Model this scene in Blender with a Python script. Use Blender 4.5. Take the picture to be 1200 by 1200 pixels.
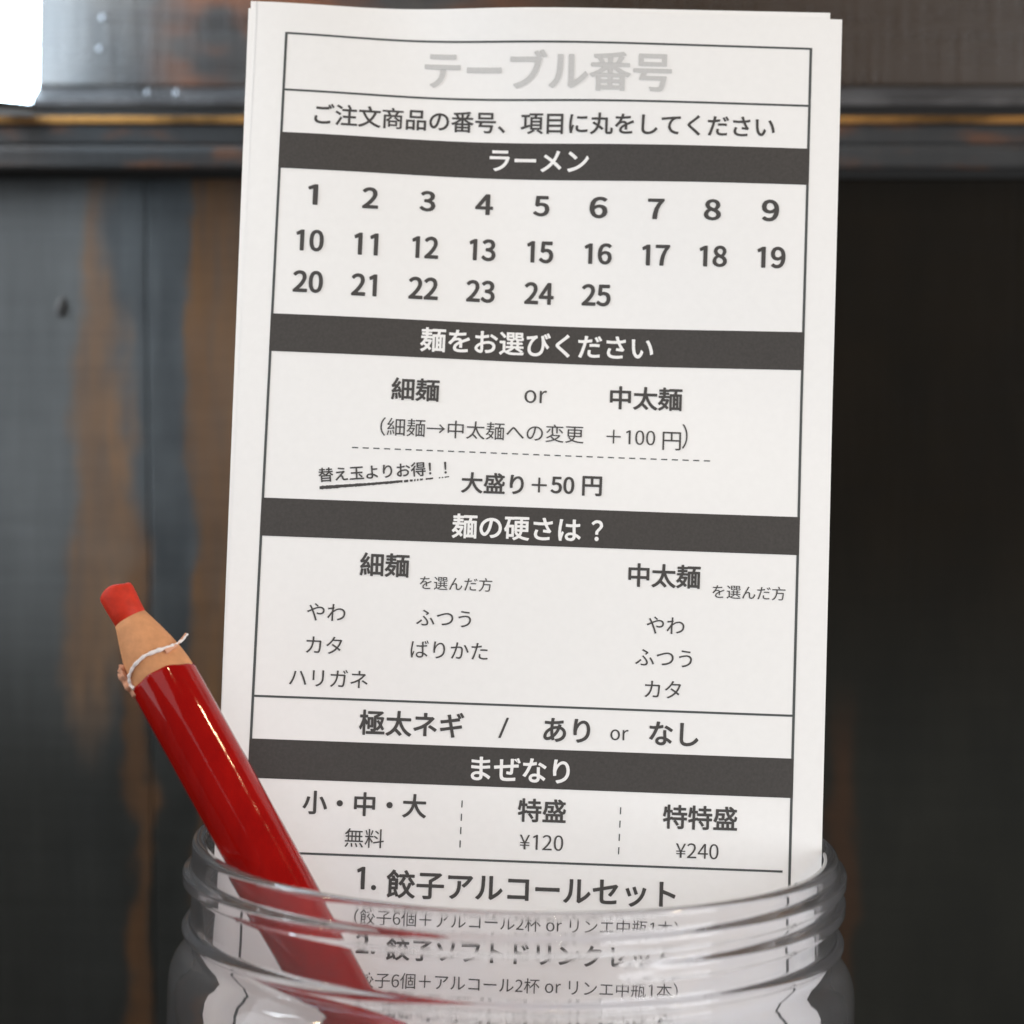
import bpy, bmesh, math, random
from mathutils import Vector, Matrix

# ------------------------------------------------------------------ clear
for o in list(bpy.data.objects):
    bpy.data.objects.remove(o, do_unlink=True)
S = bpy.context.scene
COL = S.collection
R = math.radians
MM = 0.001

# ------------------------------------------------------------------ camera
cam_data = bpy.data.cameras.new('camera')
cam_data.sensor_fit = 'HORIZONTAL'
cam_data.sensor_width = 36.0
cam_data.angle = R(17.0)
cam_data.clip_start = 0.005
cam_data.clip_end = 50.0
CAM = Vector((-0.00165203, -0.43930428, 0.16094838))
PITCH, ROLL = 0.10838752, 0.02820662
fwd = Vector((0, math.cos(PITCH), -math.sin(PITCH)))
up0 = Vector((0, math.sin(PITCH), math.cos(PITCH)))
rt0 = Vector((1, 0, 0))
rt = math.cos(ROLL)*rt0 + math.sin(ROLL)*up0
up = -math.sin(ROLL)*rt0 + math.cos(ROLL)*up0
m = Matrix((rt, up, -fwd)).transposed().to_4x4()
m.translation = CAM
cam = bpy.data.objects.new('camera', cam_data)
cam.matrix_world = m
COL.objects.link(cam)
S.camera = cam
cam_data.dof.use_dof = True
cam_data.dof.focus_distance = 0.450
cam_data.dof.aperture_fstop = 18.5

# ------------------------------------------------------------------ world, lamps, exposure
world = bpy.data.worlds.new('World')
S.world = world
world.use_nodes = True
wb = world.node_tree.nodes['Background']
wb.inputs['Color'].default_value = (1.0, 0.96, 0.93, 1)
wb.inputs['Strength'].default_value = 0.13

def area(name, loc, target, size, size_y, power, col, shape='RECTANGLE'):
    l = bpy.data.lights.new(name, 'AREA')
    l.shape = shape
    l.size = size
    if shape in ('RECTANGLE', 'ELLIPSE'):
        l.size_y = size_y
    l.energy = power
    l.color = col
    o = bpy.data.objects.new(name, l)
    o.location = loc
    d = Vector(target) - Vector(loc)
    o.rotation_euler = d.to_track_quat('-Z', 'Y').to_euler()
    COL.objects.link(o)
    return o

area('daylight_key', (-0.37, -0.64, 0.60), (0.01, 0, 0.10), 0.62, 0.58, 1.5, (0.94, 0.97, 1.0))
area('right_fill', (0.36, -0.30, 0.11), (0.045, 0, 0.075), 0.36, 0.34, 2.25, (0.93, 0.965, 1.0))  # fill lamp added to brighten the slips at lower right
sd = area('side_daylight', (-0.225, 0.058, 0.245), (-0.075, 0.11, 0.135), 0.12, 0.10, 0.30, (0.86, 0.93, 1.0))
sd.data.spread = R(58)
area('left_rim_light', (-0.52, -0.12, 0.16), (0, -0.01, 0.06), 0.40, 0.34, 0.85, (0.92, 0.96, 1.0))  # unseen lamp added to brighten the jar's neck from the left
area('ceiling_lamp', (0.55, -0.20, 0.65), (0, 0, 0.1), 0.034, 0.034, 0.95, (1.0, 0.72, 0.40), 'DISK')
area('pendant_lamp', (-0.55, -0.06, 0.62), (0, 0, 0.1), 0.034, 0.034, 0.6, (1.0, 0.72, 0.40), 'DISK')
area('counter_lamp', (0.20, -0.60, 0.85), (0, 0, 0.1), 0.034, 0.034, 0.6, (1.0, 0.72, 0.40), 'DISK')

S.view_settings.view_transform = 'Standard'
S.view_settings.look = 'None'
S.view_settings.exposure = 0.0
S.view_settings.gamma = 1.0
S.view_settings.use_curve_mapping = False
cy = S.cycles
cy.use_denoising = True
cy.max_bounces = 24
cy.transmission_bounces = 20
cy.glossy_bounces = 8
cy.diffuse_bounces = 5
cy.transparent_max_bounces = 16
cy.caustics_refractive = True
cy.caustics_reflective = True
cy.blur_glossy = 0.3
cy.sample_clamp_indirect = 6.0

# ------------------------------------------------------------------ materials
def new_mat(name):
    mt = bpy.data.materials.new(name)
    mt.use_nodes = True
    nt = mt.node_tree
    return mt, nt, nt.nodes['Principled BSDF']

class NT:
    """small helper for chains of math nodes"""
    def __init__(s, nt): s.nt = nt
    def node(s, t, **kw):
        n = s.nt.nodes.new(t)
        for k, v in kw.items(): setattr(n, k, v)
        return n
    def put(s, sock, v):
        if hasattr(v, 'is_output'): s.nt.links.new(v, sock)
        else: sock.default_value = v
    def math(s, op, a, b=0.0, clamp=False):
        n = s.node('ShaderNodeMath', operation=op, use_clamp=clamp)
        s.put(n.inputs[0], a); s.put(n.inputs[1], b)
        return n.outputs[0]
    def noise(s, vec, scale, detail=4, rough=.55, dist=0.0):
        n = s.node('ShaderNodeTexNoise')
        s.put(n.inputs['Vector'], vec)
        n.inputs['Scale'].default_value = scale
        n.inputs['Detail'].default_value = detail
        n.inputs['Roughness'].default_value = rough
        n.inputs['Distortion'].default_value = dist
        return n.outputs['Fac']
    def coords(s, scale=(1, 1, 1)):
        tc = s.node('ShaderNodeTexCoord')
        mp = s.node('ShaderNodeMapping')
        mp.inputs['Scale'].default_value = scale
        s.nt.links.new(tc.outputs['Object'], mp.inputs['Vector'])
        return mp.outputs['Vector']
    def xyz(s):
        tc = s.node('ShaderNodeTexCoord')
        sp = s.node('ShaderNodeSeparateXYZ')
        s.nt.links.new(tc.outputs['Object'], sp.inputs[0])
        return sp.outputs
    def smooth(s, v, a, b):
        n = s.node('ShaderNodeMapRange', interpolation_type='SMOOTHSTEP')
        s.put(n.inputs['Value'], v); s.put(n.inputs['From Min'], a); s.put(n.inputs['From Max'], b)
        return n.outputs['Result']
    def lin(s, v, a, b, c, d):
        n = s.node('ShaderNodeMapRange')
        s.put(n.inputs['Value'], v)
        for k, x in zip(('From Min', 'From Max', 'To Min', 'To Max'), (a, b, c, d)): s.put(n.inputs[k], x)
        return n.outputs['Result']
    def mix(s, f, a, b):
        n = s.node('ShaderNodeMix', data_type='RGBA')
        s.put(n.inputs[0], f)
        for sock, v in ((n.inputs[6], a), (n.inputs[7], b)):
            if isinstance(v, tuple): v = (*v, 1) if len(v) == 3 else v
            s.put(sock, v)
        return n.outputs[2]
    def bump(s, h, strength, dist, bsdf):
        n = s.node('ShaderNodeBump')
        n.inputs['Strength'].default_value = strength
        n.inputs['Distance'].default_value = dist
        s.put(n.inputs['Height'], h)
        s.nt.links.new(n.outputs[0], bsdf.inputs['Normal'])

def flat_mat(name, col, rough=.6, spec=.5, bump=None, var=0.0, vscale=300):
    mt, nt, b = new_mat(name)
    h = NT(nt)
    b.inputs['Roughness'].default_value = rough
    b.inputs['Specular IOR Level'].default_value = spec
    if var:
        n = h.noise(h.coords(), vscale, 5, .6)
        f = h.lin(n, .3, .7, 0.0, 1.0)
        lo = tuple(c*(1-var) for c in col); hi = tuple(min(1, c*(1+var)) for c in col)
        nt.links.new(h.mix(f, lo, hi), b.inputs['Base Color'])
    else:
        b.inputs['Base Color'].default_value = (*col, 1)
    if bump:
        h.bump(h.noise(h.coords(), bump[0], 4, .6), bump[1], bump[2], b)
    return mt

PAPER = flat_mat('white copier paper', (.86, .85, .842), .85, .25, (2600, .25, .00004), .012, 900)
INK = flat_mat('grey toner', (.064, .060, .058), .55, .35, None, .12, 4000)
BAND = flat_mat('dark toner band', (.054, .049, .046), .5, .4, (5000, .2, .00003), .16, 2600)
PALE = flat_mat('pale grey toner', (.56, .555, .55), .7, .3, None, .05, 4000)
LINE = flat_mat('line toner', (.075, .082, .082), .55, .35)

def pencil_paint():
    mt, nt, b = new_mat('red pencil lacquer'); h = NT(nt)
    n = h.noise(h.coords((1, 1, .15)), 420, 4, .6)
    nt.links.new(h.mix(h.lin(n, .35, .7, 0, 1), (.27, .002, .0015), (.34, .0035, .002)), b.inputs['Base Color'])
    sc = h.noise(h.coords((1, 1, .35)), 900, 5, .65)
    nt.links.new(h.lin(sc, .35, .75, .05, .13), b.inputs['Roughness'])
    b.inputs['Specular IOR Level'].default_value = .32
    h.bump(h.noise(h.coords((1, 1, .12)), 500, 3, .5), .12, .0003, b)
    return mt
RED = pencil_paint()
LEAD = flat_mat('red wax lead', (.56, .024, .005), .6, .4, (1500, .5, .0001), .15, 900)
KRAFT = flat_mat('tan rolled paper', (.60, .28, .13), .75, .25, (1300, .5, .00015), .12, 700)
THREAD = flat_mat('white cotton thread', (.82, .76, .74), .85, .2, (3000, .6, .0001), .06, 2500)
TORN = flat_mat('torn pink paper', (.66, .34, .22), .8, .2, (1500, .5, .0002), .22, 700)

def jar_mat():
    mt, nt, b = new_mat('clear moulded plastic'); h = NT(nt)
    b.inputs['Base Color'].default_value = (.975, .965, .985, 1)
    b.inputs['Transmission Weight'].default_value = .978
    b.inputs['IOR'].default_value = 1.47
    b.inputs['Roughness'].default_value = .02
    h.bump(h.noise(h.coords((1, 1, 1.4)), 55, 1, .5), .14, .0012, b)
    return mt
PET = jar_mat()

def wood(name, kind):
    mt, nt, b = new_mat(name); h = NT(nt)
    X, Y, Z = h.xyz()
    grain = h.noise(h.coords((1, 1, .05)), 900, 6, .62)          # long vertical fibres
    saw = h.noise(h.coords((.05, 1, 1)), 480, 6, .7, .3)            # fine cross scratches
    blot = h.noise(h.coords((1, 1, .45)), 60, 5, .6)
    if kind == 'panel':
        wob = h.math('MULTIPLY', h.math('SUBTRACT', h.noise(h.coords((1, 1, .5)), 55, 4, .6), .5), .020)
        x = h.math('ADD', X, wob)
        base = h.mix(h.smooth(blot, .3, .7), (.028, .0315, .034), (.055, .0605, .064))
        # window sheen painted pale at far left, brown boards darkened rightward as light fades
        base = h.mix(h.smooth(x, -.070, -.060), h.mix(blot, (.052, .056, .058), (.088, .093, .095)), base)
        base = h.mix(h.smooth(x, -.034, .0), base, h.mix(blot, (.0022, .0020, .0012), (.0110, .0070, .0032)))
        base = h.mix(h.math('MULTIPLY', h.smooth(Z, .005, -.050), .85), base, h.mix(blot, (.009, .0095, .0085), (.022, .022, .018)))  # brown-black stain lower down, deepened by a painted fade of the window light
        # worn streak where the stain has rubbed through to tan wood
        wdt = h.math('MINIMUM', h.lin(Z, -.012, .052, .0056, .0016), h.lin(Z, -.038, -.012, .0022, .0056))
        cen = h.math('ADD', h.lin(Z, -.040, -.012, -.0694, -.0653), h.lin(Z, -.012, .052, 0.0, -.0015))
        d = h.math('ABSOLUTE', h.math('SUBTRACT', x, cen))
        st = h.math('SUBTRACT', 1.0, h.smooth(h.math('SUBTRACT', d, wdt), -.0022, .0018))
        st = h.math('MULTIPLY', st, h.smooth(Z, -.046, -.024))
        st = h.math('MULTIPLY', st, h.math('MULTIPLY', h.lin(grain, .3, .65, .45, 1.0), h.lin(blot, .3, .55, .65, 1.0)))
        base = h.mix(st, base, h.mix(blot, (.066, .037, .020), (.150, .092, .054)))
        d4 = h.math('ABSOLUTE', h.math('SUBTRACT', x, -.0614))
        s4 = h.math('MULTIPLY', h.math('SUBTRACT', 1.0, h.smooth(d4, .0006, .0026)), h.math('SUBTRACT', 1.0, h.smooth(Z, -.020, .004)))
        s4 = h.math('MULTIPLY', s4, h.lin(blot, .3, .6, .35, .9))
        base = h.mix(s4, base, (.075, .038, .018))
        d2 = h.math('ABSOLUTE', h.math('SUBTRACT', x, -.0455))
        s2 = h.math('SUBTRACT', 1.0, h.smooth(d2, .0040, .0064))
        s2 = h.math('MULTIPLY', s2, h.lin(grain, .3, .65, .5, 1.0))
        base = h.mix(s2, base, h.mix(blot, (.055, .029, .014), (.110, .060, .029)))
        d3 = h.math('ABSOLUTE', h.math('SUBTRACT', x, .0535))
        s3 = h.math('MULTIPLY', h.math('SUBTRACT', 1.0, h.smooth(d3, .001, .004)), h.smooth(Z, -.025, -.045))
        base = h.mix(h.math('MULTIPLY', s3, .5), base, (.05, .022, .010))
        rough = .5
    elif kind == 'board':
        base = h.mix(h.smooth(blot, .35, .65), (.034, .030, .028), (.060, .048, .040))
        red = h.math('MULTIPLY', h.smooth(X, -.062, -.046), h.smooth(h.noise(h.coords((.6, 1, 1)), 75, 3, .5), .38, .56))
        base = h.mix(red, base, (.13, .046, .020))
        base = h.mix(h.smooth(X, -.015, .015), base, (.034, .019, .0095))
        rough = .26
        b.inputs['Coat Weight'].default_value = .7
        b.inputs['Coat Roughness'].default_value = .2
    elif kind == 'rail':
        base = h.mix(blot, (.026, .0262, .0268), (.054, .053, .053))
        ed = h.noise(h.coords((.3, 1, 1)), 220, 4, .6)
        base = h.mix(h.math('MULTIPLY', h.smooth(ed, .52, .68), .6), base, (.14, .060, .030))
        rough = .40
    elif kind == 'edge':
        base = h.mix(h.smooth(h.noise(h.coords((.4, 1, 1)), 160, 4, .6), .3, .65), (.05, .026, .008), (.27, .13, .035))
        rough = .45
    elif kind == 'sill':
        base = h.mix(h.smooth(blot, .3, .65), (.034, .032, .032), (.095, .09, .09))  # pale tone painted in for window light caught on the bevel
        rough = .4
    else:
        base = h.mix(blot, (.05, .03, .018), (.10, .06, .035))
        rough = .4
    val = h.math('ADD', h.lin(grain, .25, .75, .88, 1.08), h.lin(saw, .3, .7, -.10, .10))
    vm = h.node('ShaderNodeVectorMath', operation='SCALE')
    nt.links.new(base, vm.inputs[0]); nt.links.new(val, vm.inputs['Scale'])
    nt.links.new(vm.outputs[0], b.inputs['Base Color'])
    nt.links.new(h.lin(saw, .3, .7, rough-.06, rough+.10), b.inputs['Roughness'])
    b.inputs['Specular IOR Level'].default_value = .35 if kind == 'board' else .08
    h.bump(h.math('ADD', grain, h.math('MULTIPLY', saw, .6)), .35, .0005, b)
    return mt
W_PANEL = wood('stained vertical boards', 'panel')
W_BOARD = wood('varnished brown board', 'board')
W_RAIL = wood('dark stained rail', 'rail')
W_SILL = wood('pale sill with painted sheen', 'sill')
W_EDGE = wood('rubbed golden edge', 'edge')
W_TABLE = wood('dark table wood', 'table')
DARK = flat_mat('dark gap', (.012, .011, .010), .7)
STEEL = flat_mat('dull steel', (.26, .26, .27), .6, .5)
STEEL.node_tree.nodes['Principled BSDF'].inputs['Metallic'].default_value = 1.0
FRAME = flat_mat('pale window frame', (.7, .7, .7), .5)
pane_mat = bpy.data.materials.new('bright daylight pane'); pane_mat.use_nodes = True
_nt = pane_mat.node_tree; _nt.nodes.clear()
_e = _nt.nodes.new('ShaderNodeEmission'); _o = _nt.nodes.new('ShaderNodeOutputMaterial')
_e.inputs['Color'].default_value = (.70, .86, 1.0, 1); _e.inputs['Strength'].default_value = 13.0
_nt.links.new(_e.outputs[0], _o.inputs[0])

# ------------------------------------------------------------------ object helpers
def link(name, me, mat, parent=None):
    o = bpy.data.objects.new(name, me)
    COL.objects.link(o)
    if mat: me.materials.append(mat)
    if parent: o.parent = parent
    return o
def obj(name, bm, mat, parent=None, smooth=False):
    me = bpy.data.meshes.new(name)
    bmesh.ops.recalc_face_normals(bm, faces=bm.faces[:])
    if smooth:
        for e in bm.edges:
            if len(e.link_faces) == 2 and e.calc_face_angle(0) > 1.0: e.smooth = False
    bm.to_mesh(me); bm.free()
    if smooth:
        for p in me.polygons: p.use_smooth = True
    return link(name, me, mat, parent)
def tag(o, label, cat, group=None):
    o['label'] = label; o['category'] = cat
    if group: o['group'] = group
    return o
def thing(name, label, cat, loc=(0, 0, 0), group=None):
    o = bpy.data.objects.new(name, None)
    o.empty_display_size = .01
    o.location = loc
    COL.objects.link(o)
    return tag(o, label, cat, group)
def box(bm, x0, x1, y0, y1, z0, z1, bev=0.0):
    v = [bm.verts.new((x, y, z)) for x in (x0, x1) for y in (y0, y1) for z in (z0, z1)]
    f = [bm.faces.new([v[i] for i in q]) for q in ((0, 1, 3, 2), (4, 6, 7, 5), (0, 4, 5, 1), (2, 3, 7, 6), (0, 2, 6, 4), (1, 5, 7, 3))]
    if bev:
        ed = list({e for q in f for e in q.edges})
        bmesh.ops.bevel(bm, geom=ed, offset=bev, segments=3, affect='EDGES', profile=.5)
def box_obj(name, dims, mat, parent=None, bev=0.0):
    bm = bmesh.new(); box(bm, *dims, bev=bev)
    return obj(name, bm, mat, parent)

# ------------------------------------------------------------------ setting: table top
tb = box_obj('tabletop', (-.45, .45, -.32, .40, -.03, 0.0), W_TABLE, bev=.003)
tb['kind'] = 'structure'

# ------------------------------------------------------------------ wooden partition behind (local x along the wall, z up, front is -y)
WALL_O = (-0.00165203, 0.11, 0.10117641)
part = thing('wooden_partition', 'dark stained timber partition with a moulded rail behind the jar, blurred', 'partition', WALL_O)
part.rotation_euler = (0, -ROLL, 0)
ZB = -.108
# lower boards
edges = [-.36, -.27, -.18, -.0965, -.0585, -.0335, .020, .094, .18, .27, .36]
for a, b_ in zip(edges[:-1], edges[1:]):
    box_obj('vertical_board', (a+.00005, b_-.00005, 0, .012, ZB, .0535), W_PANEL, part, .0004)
box_obj('gap_strip', (-.36, .36, .0012, .011, .0535, .0549), DARK, part)
# rail in two steps with a rubbed golden top edge
bm = bmesh.new(); box(bm, -.36, .36, -.0045, .012, .0549, .0587, .0009); obj('lower_moulding', bm, W_RAIL, part)
bm = bmesh.new(); box(bm, -.36, .36, -.0030, .012, .0588, .0621, .0005); obj('upper_moulding', bm, W_RAIL, part)
bm = bmesh.new(); box(bm, -.36, .36, -.0038, .012, .0622, .0634, .0003); obj('rubbed_edge', bm, W_EDGE, part)
box_obj('shade_strip', (-.36, .36, .0030, .012, .0634, .0652), DARK, part)  # dark strip put in for the shadow of the recess
# sloping sill strip, then the varnished upper board
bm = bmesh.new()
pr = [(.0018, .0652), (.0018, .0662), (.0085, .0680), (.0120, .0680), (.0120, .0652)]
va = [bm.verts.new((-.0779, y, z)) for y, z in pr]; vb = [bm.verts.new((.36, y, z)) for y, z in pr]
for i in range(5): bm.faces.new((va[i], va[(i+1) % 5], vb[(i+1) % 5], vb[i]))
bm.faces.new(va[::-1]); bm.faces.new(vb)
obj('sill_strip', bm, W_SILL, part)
box_obj('upper_board', (-.0779, .36, .0090, .0200, .0681, .30), W_BOARD, part, .0006)
def px(x): return (x-600)*.0001368
for x, z, r in ((117, .0793, .0005), (113, .0743, .0005), (173, .0672, .0005), (207, .0671, .0006), (240, .0664, .0005)):  # small beads made up to give the blurred lamp glints
    bm = bmesh.new()
    bmesh.ops.create_uvsphere(bm, u_segments=14, v_segments=8, radius=r)
    for v in bm.verts: v.co = Vector((v.co.x+px(x), v.co.y*.6+(.0088 if z > .07 else .0045), v.co.z+z))
    obj('glint_bead', bm, STEEL, part, True)
bm = bmesh.new()
bmesh.ops.create_uvsphere(bm, u_segments=12, v_segments=8, radius=.001)
for v in bm.verts: v.co = Vector((v.co.x*.8+px(72)+v.co.z*.25, v.co.y*.5, v.co.z*1.7+.0331))
obj('wood_knot', bm, DARK, part, True)

# bright side window at the left end of the partition
win = thing('side_window', 'overexposed bright window at the left end of the partition', 'window', (-.0792, 0, .10))
box_obj('window_pane', (-.003, -.001, .068, .1185, .0645, .235), pane_mat, win)
box_obj('window_frame', (-.006, -.0002, .062, .109, .0635, .0644), DARK, win)
box_obj('window_frame', (-.006, 0, .062, .112, .2355, .2455), FRAME, win)

# ------------------------------------------------------------------ the paper surface (frame coordinates in mm: u right, v down from the ruled frame's top left corner)
PO = Vector((-0.03411942, 0.02973818, 0.17456302))
PU = Vector((0.99977236, -0.02071699, -0.00510196))
PV = Vector((-0.01028915, -0.25866477, -0.96591235))
PN = Vector((-0.0186911, -0.96574497, 0.25881905))
FW = 71.14
def bend(u, v):
    """gentle valley running down the upper half of the slips, mm"""
    yy = v*8.9
    xc = 490+.54*yy; sg = 90+.2*yy
    A = 2.15/(1+math.exp((yy-480)/45.))+.35
    return -A*math.exp(-.5*((332-.04*yy+u*8.75-xc)/sg)**2)
def on_paper(u, v, h=0.0):
    return PO + PU*(u*MM) + PV*(v*MM) + PN*((bend(u, v)+h)*MM)

def sheet(u0, u1, v0, v1, depth, turn=0.0, curl=0.0, nu=56, nv=110):
    """one sheet 0.1 mm thick, as a closed mesh"""
    bm = bmesh.new()
    ct, st = math.cos(turn), math.sin(turn)
    lay = []
    for h in (depth, depth-.10):
        g = []
        for j in range(nv+1):
            row = []
            for i in range(nu+1):
                u = u0+(u1-u0)*i/nu; v = v0+(v1-v0)*j/nv
                uu = (u-36)*ct-(v-100)*st+36; vv = (u-36)*st+(v-100)*ct+100
                row.append(bm.verts.new(on_paper(uu, vv, h-curl*max(0, 1-(v-v0)/30)**2)))
            g.append(row)
        lay.append(g)
    a, b = lay
    for j in range(nv):
        for i in range(nu):
            bm.faces.new((a[j][i], a[j+1][i], a[j+1][i+1], a[j][i+1]))
            bm.faces.new((b[j][i], b[j][i+1], b[j+1][i+1], b[j+1][i]))
    for j in range(nv):
        bm.faces.new((a[j][0], b[j][0], b[j+1][0], a[j+1][0]))
        bm.faces.new((a[j][nu], a[j+1][nu], b[j+1][nu], b[j][nu]))
    for i in range(nu):
        bm.faces.new((a[0][i], a[0][i+1], b[0][i+1], b[0][i]))
        bm.faces.new((a[nv][i], b[nv][i], b[nv][i+1], a[nv][i+1]))
    return bm

GRP = 'paper order slips standing in the jar'
slip = thing('order_slip', 'frontmost white order slip with the ruled ramen order form printed on it', 'paper slip', tuple(on_paper(35.5, 170)), GRP)
slip_inv = Matrix.Translation(-Vector(slip.location))
def pobj(name, bm, mat, parent, smooth=False):
    bm.transform(slip_inv)
    return obj(name, bm, mat, parent, smooth)
pobj('paper_sheet', sheet(-4.02, 75.26, -4.25, 172, 0.0), PAPER, slip, True)
for nm, lab, args in (
    ('order_slip', 'blank-looking slip right behind the front one, its left edge showing as a thin strip', (-4.05, 74.6, -3.75, 171.5, -.12, R(-.70), 0.05)),
    ('order_slip', 'rearmost white slip whose top edge sticks up highest above the others', (-3.85, 74.85, -4.80, 171, -.24, R(-.66), 0.1))):
    o = obj(nm, sheet(*args), PAPER, None, True)
    tag(o, lab, 'paper slip', GRP)

def strip(u0, v0, u1, v1, wid, h, n=40):
    """printed rule between two points on the slip"""
    bm = bmesh.new()
    L = math.hypot(u1-u0, v1-v0); nx, ny = -(v1-v0)/L*wid/2, (u1-u0)/L*wid/2
    pr = None
    for i in range(n+1):
        t = i/n; u = u0+(u1-u0)*t; v = v0+(v1-v0)*t
        q = [bm.verts.new(on_paper(u+nx, v+ny, h)), bm.verts.new(on_paper(u-nx, v-ny, h))]
        if pr: bm.faces.new((pr[0], pr[1], q[1], q[0]))
        pr = q
    return bm
HB, HT = .035, .06
LWD = .29
pobj('frame_rule', strip(0, -.13, 0, 165, .34, HB, 120), LINE, slip)
pobj('frame_rule', strip(FW, -.13, FW, 165, .34, HB+.004, 120), LINE, slip)
pobj('frame_rule', strip(.17, 0, FW-.17, 0, LWD, HB, 60), LINE, slip)
for v, e in ((7.96, 0), (90.48, 0), (110.9, -.75)):
    pobj('row_rule', strip(.17, v, FW-.17+e, v, LWD, HB, 60), LINE, slip)
bands = []
for v0, v1 in ((13.9, 18.9), (39.0, 44.14), (64.04, 69.15), (96.11, 101.28)):
    bm = bmesh.new(); nu, nv = 60, 6
    g = [[bm.verts.new(on_paper(-.17+(FW+.34)*i/nu, v0+(v1-v0)*j/nv, HB+.008)) for i in range(nu+1)] for j in range(nv+1)]
    for j in range(nv):
        for i in range(nu): bm.faces.new((g[j][i], g[j+1][i], g[j+1][i+1], g[j][i+1]))
    bands.append(pobj('header_band', bm, BAND, slip))
def dashes(u0, v0, u1, v1, dash, gap, wid):
    bm = bmesh.new(); L = math.hypot(u1-u0, v1-v0); s = 0
    du, dv = (u1-u0)/L, (v1-v0)/L
    while s < L:
        e = min(L, s+dash)
        c = [(u0+du*a-dv*b*wid/2, v0+dv*a+du*b*wid/2) for a, b in ((s, 1), (s, -1), (e, -1), (e, 1))]
        bm.faces.new([bm.verts.new(on_paper(p, q, HB)) for p, q in c])
        s += dash+gap
    return bm
pobj('dashed_rule', dashes(11.52, 56.84, 59.72, 56.82, 0.82, 0.60, 0.16), LINE, slip)
pobj('dashed_rule', dashes(28.08, 103.21, 28.04, 109.67, 0.92, 0.82, 0.15), LINE, slip)
pobj('dashed_rule', dashes(48.85, 103.32, 48.76, 109.56, 0.92, 0.82, 0.15), LINE, slip)
# brushed underline, thick at the left and dry at the right
rnd = random.Random(4)
bm = bmesh.new()
(ua, va_), (ub, vb_) = (7.46, 62.43), (24.79, 60.27)
N = 90; prev = None
for i in range(N+1):
    t = i/N
    u = ua+(ub-ua)*t; v = va_+(vb_-va_)*t+.10*math.sin(t*math.pi)
    th = .36*(1-t)**.6*(.85+.3*rnd.random())+.05
    q = (bm.verts.new(on_paper(u, v-th*.5-.05*rnd.random(), HB)), bm.verts.new(on_paper(u, v+th*.5+.06*rnd.random(), HB)))
    if prev and not (t > .62 and rnd.random() < (t-.5)*1.2): bm.faces.new((prev[0], prev[1], q[1], q[0]))
    prev = q
pobj('brush_underline', bm, INK, slip)

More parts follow.
